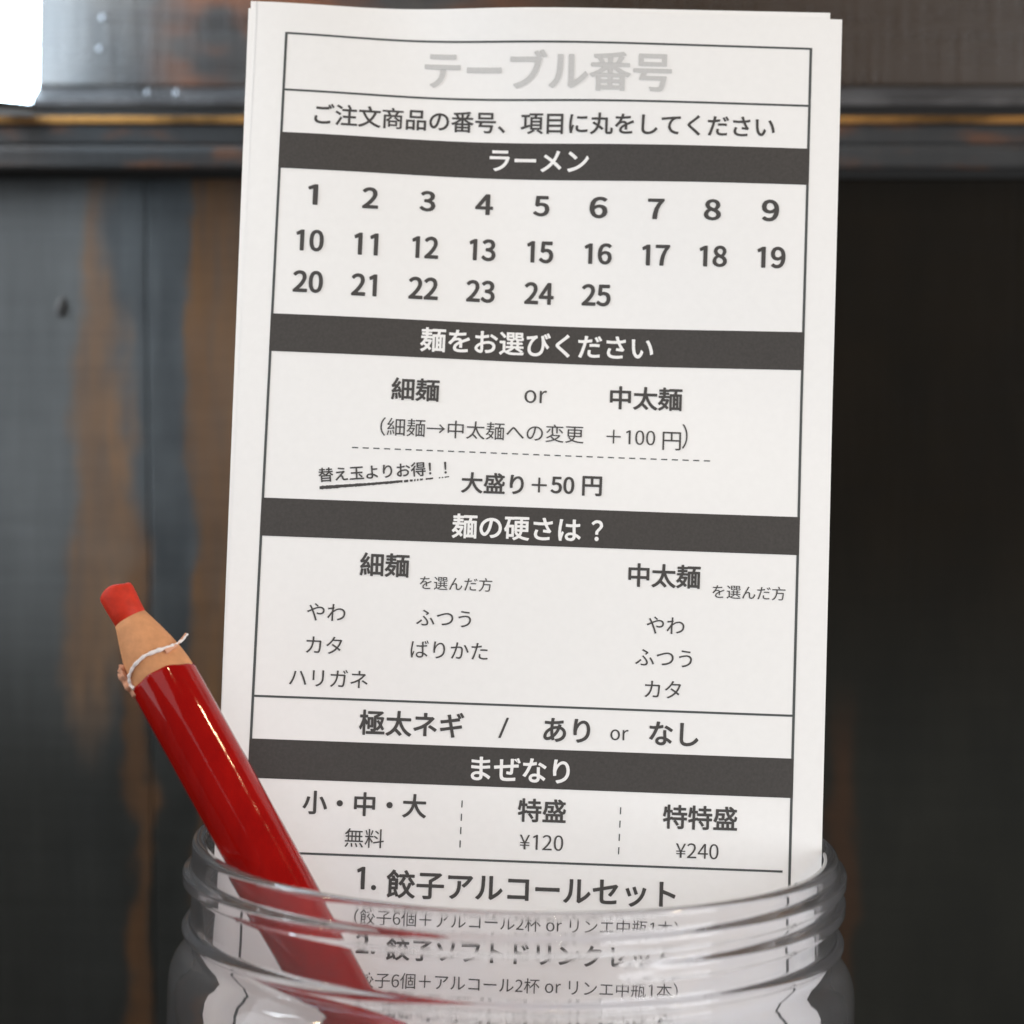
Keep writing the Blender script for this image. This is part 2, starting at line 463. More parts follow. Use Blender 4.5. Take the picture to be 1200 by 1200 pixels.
# ------------------------------------------------------------------ lettering: outlines of the characters used at three pen weights, 350 units to the em, two base-62 digits per coordinate (offset 200)
B62 = "0123456789abcdefghijklmnopqrstuvwxyzABCDEFGHIJKLMNOPQRSTUVWXYZ"
GLYPHS = {
 0: {
  '0': '4N395a3d5k3i5C3x5K3H5V47604m654Y655j655E606f5V6v5K6V5C755k7j5a7o4N7r4q7o4g7j3Y753R6V3F6v3B6f3w5E3w5j3w4Y3B4m3F473R3H3Y3x4g3i4q3d 4N3z4A3C4t3G4j3R4e3Z444x405j44654e6D4j6L4t6W4A6Z4N72516Z576W5i6L5n6D5x655A5j5x4x5n3Z5i3R573G513C',
  '1': '4K3e5h3e5h7n4Q7n3W6S436s4K6O',
  '2': '3t3e653e653G4W3G4g3D4V4j5r4Y5L5B5S615T6e5N6J5J6S5y775j7i5b7m4G7r4j7p3Z7h3I753s6Q3L6y3W6J496T4n6Z4C714X6X5b6N5k6x5n6d5k5Q5g5E4U524k4k3t3x',
  '4': '593e5D3e5D4n6b4n6b4M5D4M5D7n547n3l4I3l4n594n 594M3S4M4P6c596O5b6O5963',
  '6': '4V39553a5o3f5E3q5L3w5X3N613X674j674v62545Y5e5O5t5H5z5r5I4Y5N4J5L4t5F4f5v425j48674c6j4m6E4s6L4H6V4P6Z56715h705s6W5L6H63715R7c5D7k5n7p547r4G7o4v7k4a76406W3L6v3F6f3z5A3y5d3y4S3E4j3J443W3F443w4n3h4y3d 424T4f584t5i4G5o4T5q5d5m5r5a5A4S5D4v5z475q3P5d3D4V3z4A3E4j3U484k',
  'o': '4W39583a5t3g5N3s5V3A6a3T6f456l4w6m4L6l506f5r6a5D5V5X5N655t6g586m4W6n4L6m4p6g45653X5X3J5D3D5r3x503w4L3x4w3D453J3T3X3A453s4p3g4L3a 4W3A4A3F4i3U474h434L475f4i5C4A5R4W5W5j5R5A5C5L5f5P4L5L4h5A3U5j3F',
  'r': '3K3e4g3e4g5c4r5x4D5K4Q5S525U5l5R5r6j5h6m566n4R6k4C6c4p604e5J4a6i3K6i',
  '¥': '4x3e533e534e654e654x534x534W654W655e5b5e6d7g5H7g5c6a4O5k4N5k4p6a3V7g3n7g4p5e3w5e3w4W4x4W4x4x3w4x3w4e4x4e',
  '→': '7O5z3s5z3s5b7O5b7l4L6T4g7e437y4q7U4M8G5n7U5Y7y6k7e6H6T6u7l5Z',
  'う': '7i577h4S774r6Z4f6E3W6q3N5U3A4X3o5d2X5U366e3d6N3u723E7r427A4h7G4w7K4N7M567L5i7F5D7A5M7n617f676W6g6n6l5A6h4G644a5Z4j5t4N5E5z5Q6k5V6J5R725H7e5r 4V7E4Q7e5Q757g6X7k7o697t',
  'か': '7E727e6Q7x6p7P5S845j8f4O8G51886f 3F6o3I5U4e5Y4W634G5a4o4o413F3K3e4d334u3y4Q4m585a5o6660686k666u5Y6A5K6B5w6x4z6s496l3N6a3A623w5Q3v5w3x593C5e395T3469356n3a6y3j6I3x6P3O6W4j704R725A705U6Q6g6A6s6n6w686x5u6u5D7i5H7D5b7H5875526s4a6o',
  'た': '6g5X6g5x7j5A8g5w8h5X7i60 6n4A5X4C5S3X5S3P5X3A623u6e3k6F3b7f378l3c8m3F7O3z7g3y6U3z6y3F6n3O6i44 4t6J3N6M3O6k4t6j4Z6k4Q5I4q4n4a3J3T3c4o314M415h5C5s6n6D6z6D705y6O5D7e5J7G5b7I5a7f556L',
  'だ': '665S665s795v855r865S785V 6d4v5N4x5H3S5I3K5N3v5R3p633f6u3575328a378b3A7E3v753t6J3u6o3A6c3K683Z 7u7q7c7i7E6v7X6D 877E7P7w8i6J8B6S 4j6E3D6H3E6f4j6e4P6f4G5E4f4i3Z3E3J374e2W4C3W565x5h6i6s6u6s6V5n6J5s795z7A517D507a4V6G',
  'つ': '3E6b3R5G4O635C6j6a6q6F6t7a6o7y6a7M5Q7R5q7Q597L4U7D4G7t4u714b6K44683T543M5g3j663p6u3u7a3J7t3T7J447W4i874w8f4N8k558m5p8l5D8e62886d7S6v7I6D7k6N6U6T6G6U6f6S5N6N576C4g6l',
  'の': '5V6R5N645B5k5o4I5a4j4X444K404C414u464j4l4c4H4a514b5d4i5C4v604D6b4Z6u5b6C5E6O 6o6R6C6P716H7c6A7v6k7C6b7N5P7T5r7T5e7Q4M7M4z7z4e7s45793P6O3E6s3y5Y3t6f336z37783i7o3q7N3K864a8d4o8l4V8m5d8l5u8c617W6t7M6G7l7075776w7g6c7h5R7g5e764W6X4r6B43683V5R3K5i3J4Z3O4m423S4m3A4B3u4J3t4R3u573A5s3V5L4t635e6f63',
  'ば': '4x7u427w40773N5D3K4K3N3S3X2X4m2Z4l3b4m3r4L4G4x4S4d42494P4e5N4r76 7O7H7x7C7R6O896V 8n7S867N8q708I76 6U4d6V416T3L6N3z6B3s6i3p613r5O3w5F3E5C3Q5F425O4b624h6k4j6D4h 7k7w6O7w6Q7a6Q6t6i6s5l6v5l656i636Q636T4B6n4E5S4A5w4p5i485d3O5i3s5w3d5S326n2Z6I31743c7h3s7l3G7m3U7m417N3J8d3m8s3K7R4c7l4t7h658f6b8f6C7h6u7h7b',
  'ふ': '646k6m63716z6V6R6n7b5w7B5g7g5W6W6t6B 4Z3C53395t355Y346p386H3i6Q3u6T3C6W3U6U4a6L4y6v4W625t5C5V5i5C5K5c644O6i4u6r4a6t3Y6r3N6k3D6a3x5T3u5q3w 8f3p8F3E8f4x7X507F5p7i5c7A4O7R4l853R 5a4v4U4Q4f4g3t3K3J3m4p3P',
  'へ': '3y4M3Y4m4i4N5j665r6e5z6i5H6f5R676U4R8f3r8B3R7X4s7b5g636z5N6L5x6O5i6J536v3X59',
  'や': '6m6O6G745R7N5x7y 3z5E3M5b4S5I555f5s4g5R2W6l345S4r5u5r5g5U5V6c6p6m6R6s776t7t6q7J6h7T657W5Q7T5y7J5j7s5973566H586g5h6f4P6H4I754G7i4G7F4L7O4P84508a578j5m8o5O8i6f836A7E6N786S6P6R6k6K5N6z566h4L6V4z7i46774n6I4H66425O',
  'り': '597G4E7H4B7d4t6a4q5o4u4u4V4x4U5e545O5o6o5F6H5P6P6a6Y6l6Z6u6Y6J6S6Q6N716y7b647f5s7a4P744y6N476B3W6a3F5E3t533m5k2W5Z376h3e6O3w723I7e3V7o4a7w4r7C4K7G557H5s7H5K7B6g7x6u7l6S757a6W7g6B7n6p7o647l5U7h5B755d6H516p4S675072',
  'わ': '4T7i4R6L426F3G6F3I6b4P6l4N5N4b4U3x443P3G4K514J4N4I3l4H315c315a3m594I5a5o5z5I5Z5Y6s686V6c7g697p667E5X7U5E7Z5p815b7X4K7S4y7D4e7t46763T6G3J6d3D6q3d7g3s7I3I7U3R8d4d8k4q8s4U8t5b8s5o8m5M8g5W816d7S6l7y6v7b6B706B6z6z686r5F6e5c5T5e6g5t6F5j6R5h6Q5o7H4R7I',
  'を': '8d5I81697z5V6x5t6r5G6g5Q625W5M5Y5n5V505L5h6b5v6D6C6I7n6N7o7d6x765F725P7H5m7J5k7o5e724Q713T753T6F4P6D546D4N684u5H3L4U494C4F5d4S5n575v5n5A5D5C5O5B5Y5x655q695g5v4T574y4W4i4S494O3Q4S3x4V3p573d5x335T2Z6h2Y74307P357P3x723q6i3o5L3q5t3w5j3I5g3U5k4a5w4p5N4D6a4Q693Y6A3Y6z537I5x',
  'ん': '6k7q5P7C5C7b4t503V3Q3F3b49314m3D4D4j4U4J5c505v5a5J5d5U5b6156674Y694O6a3K6g3p6q3b6I336Z317b327x387H3d7Y3s8j3W8A4z8c4S7Z4f7I3P7u3C7m3y733u6T3w6K3A6E3I6B3T6A4W6w5e6n5r6b5z5V5C5v5x5h5q545g6879',
  'ア': '8u738d7j7O7h4z7h3V7k3V6O4z6Q7N6Q7v6r7b656O5L6y5A6V5h7f5x7F5W806n8l6Q 6e6i5J6i5K5T5G505v4p5h44583U4K3C4f3m4F315h3p5w3C5R465Z4m694V6d5A',
  'エ': '3H3Y3H3s4c3t7W3t8p3s8p3Y7W3W6h3W6h6x7D6x876v87707D6Y4w6Y4370436v4w6x5N6x5N3W4c3W',
  'カ': '836v7K6F7n6D626D647d667G5z7G5B7c5A6D4A6D3W6F3W6b4B6d5y6d5o5p584M4O4f4q3P483B3Q3p4g354T3C5f425p4h5F4P5L575W5O5Z6d7z6d7u4H7n447h3M7a3D6X3B673F6a3c75397i3a7s3e7A3l7G3u7N3Q7V4A826e',
  'ガ': '7u7F7b7w7D6K7W6T 867T7O7K8h6Y8z77 7W6r7D6B7g6z5V6z5X795Z7B5s7B5u785t6z4t6z3P6B3P674u695r695h5m514I4H4b4j3L413x3J3l49314M3y583Y5i4d5y4L5E535P5K5S697s697m4D7g407a3I733z6Q3x603B63386Y357b367l3a7t3h7z3r7G3M7O4w7V6a',
  'コ': '483Z483t4L3u7w3u7w3b813b803J806D81757B744O744c764c6B4P6C7w6C7w3X4L3X',
  'タ': '6g7F5K7P5z7n5c6M4L6g4c5J3K5q48574A5t4Y5Q5C6C7x6C7q6f7f5Q715r6L535z5O5g5v6t4H624i5x3V4X3A4h3k4G2Z5m3h5W3C6q406Q4q7s3U7N4i794N7r5e7H5G816y8a6Q7N747p715T71607e',
  'ネ': '8a3Z8s4n7M4O765b6O4R7v4s 7U6E7B6V7f6T6k6T6k7g6m7K5P7K5R7g5R6T4L6T446V446s4L6t776t6E5Y5X5r5n564P4Q4b4C3G4t3W434Z4q5R4Q5Q3C5O2Z6k2Z6i3C6j586V5D7A6j',
  'ハ': '4w51494f3E3u483h4A424Y4P5e5D5t6B5A7155774R63 7j5e7F4g7W3i8s3s7M5o7l6m6W7b6u716U6b',
  'リ': '7C7w757w77717768765r724U6T4u6D486m3S623F5F3v5i3o5F30663b6t3n6O3C703P7g4c7s4D7y5f7B677B71 4Z7t4t7t4v744v5b4t4K4Z4K4Y5b4Y74',
  'ル': '6b3l6u366G3e7b3w7I3T8c4j8B4N8l5b7Y4J7y4k76416H3N6H736I7t6c7t6e736e3F 3B3n41364m3p4E3N4S4c524E5a5B5d725e7s4I7s4L724I5E4E544A4L4q4m4d3Z3W3F',
  'ン': '4v7n4c714W6r5B5Q5X6c5g6O 413A4k374M3e5o3q5V3E6y40794r7F4W865t8r608a6u7R5W7r5o6U4R6h4p5G45583R4v3G',
  'ー': '3O5G3O574A597H598i578i5G7G5E4A5E',
  '中': '5O7Y5O6X3M6X3M4h4c4h4c4D5O4D5O2M6g2M6g4D7T4D7T4j8k4j8k6X6g6X6g7Y 4c534c6y5O6y5O53 7T536g536g6y7T6y',
  '個': '6l5a7i5a7i4h6l4h 5a7D5a2M5y2M5y378337832P8t2P8t7D 5y3v5y7g837g833v 615u613Y7D3Y7D5u6Z5u6Z667R667R6r6Z6r6Z746D746D6r5N6r5N666D666D5u 4z7W4k7j426H3H693k5G3y5f4660462M4v2M4v6J4X7P',
  '円': '7Y7a7Y5v6f5v6f7a 3K7A3K2M4a2M4a557Y557Y3l7W3e7P3c6Y3d782M7Q2N892R8g2V8l318p3l8p7A 4a5v4a7a5P7a5P5v',
  '変': '4v6K48693E5F3Z5r4u5Y4T6E 786z7H61885u8t5I816e7s6L 5r5q58554J4K4e4q3D493U3Q4q464T4o5f3Z5F3E5a3t4D3k3u383H2L4W305w3b643p6z3b78307K2R8p2L8E3a7v3k6Z3t6v3E6S3T7c4a7u4t7I4P7r507m4Z5B4Z5T5k 5b4C5d4E754E6E4c653Q5A4c 5F7W5V7t3D7t3D765b765b5r5C5r5C766u766u5r6U5r6U768u768u7t6p7t6482',
  '太': '5P7Y5L6t3z6t3z625H625z5u5m4V534p4R494o3H473u3r383L2M4e314D3i4Y3A5g3U5Q3m6i2Q6F376a3F5y4d5p465E4u5Q4U665L6t4N6Y3X7o3t7C3g872U8o2L8I398r3i7W3D7H3P7i4h774x6O566r628z628z6t6d6t6h7Y',
  '子': '5R6h5R5s3w5s3w525R525R3l5P3f5H3d4H3d4T2M5z2N602R692V6e316h396i3l6i528C528C5s6i5s6i637h6F7K718a7n7Q7C7K7A457A457a7h7a6A6G',
  '料': '3x7x3J6T3Q6h4b6m436Y3Q7C 5m7D5c6Y4Z6m5g6g5J7x 697h6E6V726y7g6S6R7e6m7z 5R5R6n5w6N5b705w6A5Q6369 3u643u5G4i5G3T4I3E4g3p3U3D3v424d4p574p2M4N2M4N575n495E4t4N5B4N5G5J5G5J644N644N7X4p7X4p64 5I4n5N3Z7y4j7y2M7X2M7X4n8G4v8C4U7X4M7X7Y7y7Y7y4I',
  '方': '5I7Q66703C703C6A596A575V515g4Q4D4I4k4m3L473w3P3i3u363F2W3N2L4h344u3f4P3D5c4i5m4M5t5g7v5g7l3R7f3u783i713f6R3e5U3g6034632R702Q7h2T7v327E3i7L3K7R4s7W5t7X5G5y5G5C6A8w6A8w7068706x7a6780',
  '更': '4E4z4i4q4C3Z503D4n3m3u393K2M4H335o3o61386K2X7A2R8w2N8A318H3d7O3f713k6k3s5J3F5V3S64476f4C8a4C8a6O6j6O6j7i8v7i8v7G3B7G3B7i5S7i5S6O476O474C5N4C5E4e5l3S4Y4b 4w5y5S5y5S5k5R4Y4w4Y 6i4Y6j5k6j5y7J5y7J4Y 4w6s5S6s5S5T4w5T 6j6s7J6s7J5T6j5T',
  '本': '5P7Y5P6M3B6M3B6m5j6m4W5E4v503Z4r3r413K3G4l4b4T4O5m5y5J6m5P6m5P4g4v4g4v3P5P3P5P2M6h2M6h3P7A3P7A4g6h4g6h6m6m6m6J5y7c4O7K4b8l3G8G43864t7A51785E6M6m8w6m8w6M6h6M6h7Y',
  '杯': '7e607U5k8r4G8K4Y8c5B7v6f 5s7v5s7677766L6r6j5Q5N5k5d4V5v4z6c566N5L6N2M7d2M7d6n7A768D768D7v 4o7Y4o6L3w6L3w6m4l6m4a5L3W5b3F4E3o4d3B3P3P4a424z4o5u4o2M4O2M4O5H5h545w5p4O694O6m5z6m5z6L4O6L4O7Y',
  '無': '5b3S5f3q5i2P5I2T5F3n5z3U 6k3S6x3k6G2P752U6W3p6J3W 7u3U7U3k8e2L8E2V8j3t7T42 4c413T3q3u2W3T2M4i3i4B3U 3y4E3y4f8y4f8y4E7M4E7M5B8o5B8o5Z7M5Z7M6W8n6W8n7k4M7k557R4G7Y4r7y49793P6N3t6u3O6d4k6I4k5Z3I5Z3I5B4k5B4k4E 5k6W5k5Z4H5Z4H6W 5H6W6m6W6m5Z5H5Z 6I6W7o6W7o5Z6I5Z 5k5B5k4E4H4E4H5B 5H5B6m5B6m4E5H4E 6I5B7o5B7o4E6I4E',
  '瓶': '3S7L4d6V4z754d7T 6M5r714K7c477v4d7m4J745x 5j7W4U6P3B6P3B6r466r465q465i3u5i3u4U454U404g3S3M3G3j3u313N2M40364e3C4n4b4s4U534U532P5r2P5r4U604U605i5r5i5r6r5T6r5T6P5h6P5H7M 536r535i4t5i4t5q4t6r 612N6m2V7y3f7v3B6v3m6H647F647F3x7G397L2Z7T2U822T8f2T8u2X8z338B3c8E3T8o418n3q8k3f8f3e883e843f823v826r6J6r6M7g8y7g8y7E5R7E5R7g6n7g683w633j5Q3c',
  '細': '4i4i4r354L3a4B4m 3G4l3y3x3p323K2U3U3y414h 4V4q5f3j5y3q5p3W5d4v 3A4A3W4G5a4S5e4E5y4M5o5h595R4Q5L545b45534K5X5m6W50784A6m3Z6i4r714Q7O4t7Y4d7m3J6x3z6k3q6e3y5R3y5S4m603S5l3C533s4X 6V3D6b3D6b5e6V5e 7j3D7j5e865e863D 5N7G5N2R6b2R6b3e863e862U8v2U8v7G 6V5C6b5C6b7g6V7g 7j5C7j7g867g865C',
  '選': '6Z4a7C3P873t8t3G7V417g4n 674m5C41523J5l3t5W3O6t4e 3z7y44744s6B4N6R4p7k3T7M 7a5Y7a5z6f5z6f5Y5S5Y5S5z565z565f5S5f5S4I4S4I4S4n8A4n8A4I7z4I7z5f8m5f8m5z7z5z7z5Y 6f5f7a5f7a4I6f4I 5o7s6c7s6c745o74 527K526v546i59695j655y646h646s656A6a6F6i6I6w6p6E6m6p6e6m5B6m5q6o5o6w5o6M6y6M6y7K 7e7s837s83747e74 6S7K6S6w6T6i6Z6979657p648a648m658u6a8z6j8C6y8j6F8g6q8d6n876m7s6m7g6o7e6w7e6M8p6M8p7K 4E5O3y5O3y5p4f5p4f3I3R3v3t3b3L2P4g3j4s3q4z3r4I3o57395r315N2W6E2T8z2W8G3m7H3i6E3g5Q3j5v3n5d3u4E3N',
  '餃': '7u6r8j5f8E5u7O6D 6r6D66605G5t615d6r5O6Q6v 6I7Q757a5L7a5L6M8x6M8x7a757a7r7l7380 7A5B7o51784v6R516D5z6h5t6y4M6T496C3Q6j3y5X3i5y355P2M6c2Z6y3e6R3v783O7p3v7I3d832Z8p2N8H388k3k7Z3y7F3Q7o497J4N7Y5v 4Z5g4Z4L4b4L4b5g 4Z5A4b5A4b614Z61 4L4c4W3L4b3t4b4r5n4r5n6l4T6l4F6V4k6O4v6l3N6l3N3D3J3o3w3e3H2Q4031533t5b335w3d5n3D544j 4w804i7E417j3I703o6K3A6m476P4A7o516Z5l6C5C6T5g7i4M7H4S7T',
  '麺': '72587t587t4r724r 725s72677t677t5s 72467t467t3q723q 6J3q6i3q6i676J67 7L3q7L678b678b3q 5Y6u5Y2M6i2M6i328b328b2N8w2N8w6u7n6u7x7h8D7h8D7F5R7F5R7h787h6Y6u 424j4A3T4l3D433q3q363G2M4j384S3D5h385y3p563V5r4v5G5d5r5k5n5j4x5j4I5J5M5J5M644S644S6u5D6u5D6O4S6O4S7b5I7b5I7w4S7w4S7Y4u7Y4u7w3B7w3B7b4u7b4u6O3F6O3F6u4u6u4u643w643w5J4j5J475k3U4X3E4D3n4m3D43414t4l4Y5d4Y524x4O4a4h4y',
  '（': '795n7e4A7s3S7O3f8h2G8C2R8b3o7Q3Z7D4E7z5n7D667Q6L8b7m8C7T8h847O7v7s6S7e6a',
  '）': '4X5n4S6a4E6S4i7v3P843u7T3V7m4g6L4t664x5n4t4E4g3Z3V3o3u2R3P2G4i3f4E3S4S4A',
  '＋': '8659865y6f5y6f7p5R7p5R5y405y40595R595R3i6f3i6f59',
 },
 5: {
  '/': '3i283e2a3d2f4U7K4W7M4Z7N5o7N5r7K5r7G3K2b3G28',
  '、': '4M2P4I2R463x3r483s4d3R4z3W4y4A3Y5e3h5e3e5c3b4P2Q',
  'い': '5f364Y394P3c4z3q4q3B4e3Y484d3X5a3U6F3R7b3S7e3V7g4u7f4x7e4z7c4w6C4z5h4F4F4O4c513T5a3O5f3N5l3P5x415G4l5S4U5V4X5Y4X614V6o4u6o4r683P5R3p5y3a 7Y3W7V3X7T407M4N7z5y7h6f6U6Q6U6T6X6W7q767v747S6t8a5L8o4Y8v4b8s48',
  'え': '4j2U4g2V3Q3e3O3h3P3l6g5L6e5M4h5B4d5F4a6b4b6e4f6g4J6f6M6o736s776r7p677q647p61745K6a4T6m4Q6w4J6H4q6S3N6V3F6Z3B773y7i3x7Q3z8o3E8q3C8r3z8o338k317g2V6W2X6G326t3d6k3s6948614j5R4n5H4k5v4b4S3x4n2W 7a6T64714T7c4R7e4Q7h4U7I4X7L507L697A7g7t7i7r7j7o7f6X7d6U',
  'お': '502Y4K304t36453m3N3I3K3Z3L473Q4n484J4x524Y5h4Z6b3T6d3Q6h3P6K3R6N3U6O4D6L4Z6M4Y7M507O537P5z7P5C7N5D7K5A7l5z6R5A6Q656V6F736J6Z6K6w6J6t6G6r5z6g5y6f5y5u655B6I5F7j5A7M5l8056864X8c4E8d4r873W7S3z7u3h6W346d2Z69335Z3w603A643C6I3E7a3O7p3Y7y4f7B4r7x4I7l4W73546H5666535z4U5y4T5z3K5x3o5p385e30 4P3D4S3C4Y3F503O4Z4F4N4z4y4n4p4b4l404n3V4u3L4E3G 8m5Q8j5R7P6f726J716O7f7b7k7c816N8F6l8G6i8F6f8q5S',
  'く': '6V2M6S2N6t3e5O3Q4H4N4p564l5e4j5q4r5J4J615U6Z6p7r6J7P6N7R6Q7Q7g7r7h7o7g7l5g5H545v525p555j5h566G3W7o3h7p3e7o3b6Y2N',
  'ご': '5V2W58314J384x3f4g3t493C423U4147434u494V4b4Y4e4Z4G4W4K4U4L4Q4G4w4E4e4I3Y4W3L5k3C5V3z6Z3D7P3N7U3L7V3I7V3e7U3b7S397330 5X6x4q6B4o6D4n6G4n784o7b4r7d5W797t7e7f7B7f7E7i7I7D7Q7H7O8a70886V7P6L7M6L7J6N7y757y6F7u6B 8q708m727S7Q7U7V8e848j828O7e8M79',
  'さ': '622U5i2Z4U374H3e4q3t4k3C4d3W4c494f4y4v5a4z5b50545451544X4S4z4O4d4O464S3U573G5v3y633v6P3x7v3E7z3C7A3z7z377y347w326K2W 7A4w6d4F694H684K6a596d5d705871596L5B6s6f5p6c476g436k426N436Q476S5k6M6f6O667d5Y7H627L6w7O6z7N6B7L6R6S7p6X8278867788748b6C896x7x6o736j7j5M7D5g7T4V7S4R7E4y',
  'し': '5W2R5n2V53334U3a4H3p4A3B4v3Y4u4c4x734v7D4w7G4z7I597I5c7H5e7E5b72574g5b3T5l3E5B3x5X3u6q3x6D3A703K7r437U4C7X4E824C8n4d8m49883Q7Q3z7h3a6O2Z6x2V',
  'だ': '4e2R3H323E353E383U3G4a4k4B5F4I693C6a3z6e3y6I3A6L3D6M4j6J4Q6L4V7a4W7D4X7G517I5A7F5D7D5E7z5t6Q6u706w6Y6x6V6x6t6t6p5l6d5b5w4H3V4j2U4h2S 752X6s30613a5N3m5I3u5D3J5C3S5I4y5K4B5N4C6d4A6h4y6i4u6d3Z6g3N6r3E6K3z753y7D3A8b3F8f3D8g3A8f378d33 855m795q655n615r615T635W665X7860875X8a5V8b5S8a5r885n 7E6q7A6s777h797m7t7v7y7t826E806z 8i6E8e6G7K7v7M7A867J8b7H8G6T8E6O',
  'て': '7B2Y72326w3c623s5O3E5v435n4j5i4B5h4U5n5y5D685Y6z686I4B6x3K6p3G6t3D6Y3F726G7k8d7q8h7o8i7l8i6T8h6Q8f6O7z6N776I6W6E6C6r6d605Z5v5T515U4L5Y4y634n6k426u3V6S3L7j3E7M3B7P3z7Q3v7G317E2Z',
  'に': '482X452Y43313U3N3Q4R3U5J497x4b7A4e7B4K7y4N7w4O7t4H754u5Q4q4W4s4y4s4x4D504G534L52504R524N4D3v4D324z2Z 6T3b6g3f5P3p5G3w5w3J5r475x4N5z4Q5C4R614P654N664K614e624865416g3T6z3O6T3N7B3P8i3W8m3U8n3R8o3o8n3l8l3j7G3e 6Y6s5M6v5K6x5J6A5J725K755M776l746Z7388788b778d758d6A8c6x8a6v',
  'の': '6f2Y6b305U3q5T3t5U3w5X3y6r3D6M3J763T7o487v4h7H4B7L4N7O5e7O5q7I5N7y687s6g796w6Y6D6B6K6s6L6k62685d5Q4r5w3S593v4S3p4J3o4A3p4j3w3Z3O3J4l3E4Y3F5j3Q5T3Z6b4n6E4T715c7b5R7l6c7m6x7l767c7o747P6K806w8h638q5u8r5d8q4U8i4n8a477R3H7r3m7a3d6A32 4E464K454V49564m5j4K5w5l5I655P6J5O6L5F6J5e6y526q4G674z5X4n5A4g5c4f514h4I4o4n4x4a',
  'よ': '5i2T4K2W4h37443h3X3q3S3H3R3S3W4f4g4B4I4N5m4S5L4R5I645I765F7G5H7J5K7K6i7K6l7I6m7F6k766k6C7W6I806E816d806a7W686k626n4J6R4y7l4j7L42863L883G7R3d7M3b7r3t753J6I3W6p456p3P6m3u6a3b5O2X 543u5f3t5u3v5F3B5K3K5N3Y5M4g5j4j4W4h4G4b4x434t3S4x3H4F3A4U3v',
  'り': '5k2R5g2T4Z3j4Y3m4Z3p523r5D3y683K6y406J4a6Z4A754Q7a5s76636W6w6N6J6H6N6t6T6l6U6b6T5S6L5I6D5s6l595M4Z5d504x4Z4u4V4s4u4p4r4q4p4u4l5p4o6b4z7H4A7K4D7M5a7L5e7H5571516y596K5y795S7m627q6p7t6B7s6Z7k797d7q6U7C6v7G6h7M5L7L557H4J7A4o7t487i3S753E6R3s6j396032',
  'を': '6h2T5S2U5w2Y54394Q3n4N3w4J3P4N4b4S4l534B5s4X625i615n5V5t5N5w5D5x5o5v585q4V5j4J5a4d4z4a4x464y3I4Q3G4T3H4X4q5K4J6b4V6x4V6y3R6A3P6C3O6F3O773Q793T7a4Q765a775f7p5h7K5l7O5Q7M5T7K5U7G5M786w7b7q7i7s7g7t7d7s6N7r6K7n6I6C6D5y6y5m695e5X5m605M6363616j5U6v5J6A5A816e846d866b8i5J8i5G8f5D7K5s6F506F3Y6E3V6C3T693T653V643Y654G644H5Q4z5A4m5p485l3U5o3K5w3A5M3v6i3t723v7P3C7T3A7U3x7U357T327R30742V',
  '丸': '3I2G3E2I3l333k383n3b3V3v4l3S4G4l4S4L3T5o3R5r3R5u4b5O4f5P535l595M5d6f5d6g3G6g3E6i3D6l3D6N3F6P3I6Q5f6Q5g7Z5i815l825P825R805S7X5R6R5S6Q7u6Q7y6O7z6L7z3y7B3o7G3m883m8c3o8f3v8i4k8k4n8o4o8O4c8R488O3v8I368w2R8c2M7B2M7k2O762X703c6Y3x6Y6f6X6g5P6g5K5C5B4Y674B6x4d6y4a6x476c3L683K5o4o5a3X4N3t4l33',
  '号': '6Q2I5R2J5O2M5L2Z5E3b5E3e5G3h5J3i6H3f6Q3g6V3i713o753z7e4e4l4e4i4h4i4k4C5f3y5f3w5h3v5k3v5I3w5L3A5N8v5N8y5M8A5I8A5k8z5h8w5f5h5f5g5e574M7Q4M7U4K7V4H7T4u7G3q7y367m2R782K 4h694e6a4c6e4c7K4d7N4f7P7P7P7S7O7U7M7U6e7T6b7R69 4M6G7j6G7j7g7i7h4N7h4M7g',
  '品': '3H2H3E2I3C2M3C5f3D5i3H5k5I5k5L5j5N5f5N2P5M2M5I2K5f2K5c2O5c2Z5b304c304b2Z4b2L492I462H 6k2H6h2I6f2M6f5f6g5i6k5k8s5k8v5j8x5f8x2O8w2L8s2J7Z2J7W2N7W2Z7V306P306O2Z6O2L6M2I6J2H 4b3z5c3z5c4K5b4L4b4K 6O3z7W3z7W4K7V4L6O4K 4w5L4t5M4r5Q4r7J4t7N4w7O7C7O7G7M7H7J7H5Q7F5M7C5L 516l766l767e757f527f517e',
  '商': '3T2J3Q2K3P2N3P6c3Q6e3T6f516f516g4I6Q4J6T4L6V4L6W3y6W3w6X3v703v7m3w7p3z7q5P7q5Q7r5E7S5F7V5H7X68846b826s7q8x7q8A7p8B7m8B708A6X8x6W7q6W7p6V7t6S7s6P766g766f8e6f8h6e8i6c8i3f8e2X812O7K2L742K712M6S376U3b7H3c7K3d7M3f7M4Q7L4R7y4B7v4A7s4B6l5s6l5x6x5K6w5L5A5L5A5K5P5D5Q5B5P5y5i50564R774R794N783t753r5r3r5q3q5q3d5o3b4Y3b4W3e4W4I4V4J4H4z4D4z4q4V4p4Y4r504X5m5n5K5n5L4o5L4n5K4n2M4m2K4j2J 5q3S6F3S6F4o6E4p5r4p5q4o 7K517M517M5K7L5L6M5L6L5K 5q6f6t6f6R6W5h6W5g6V5A6n5z6j',
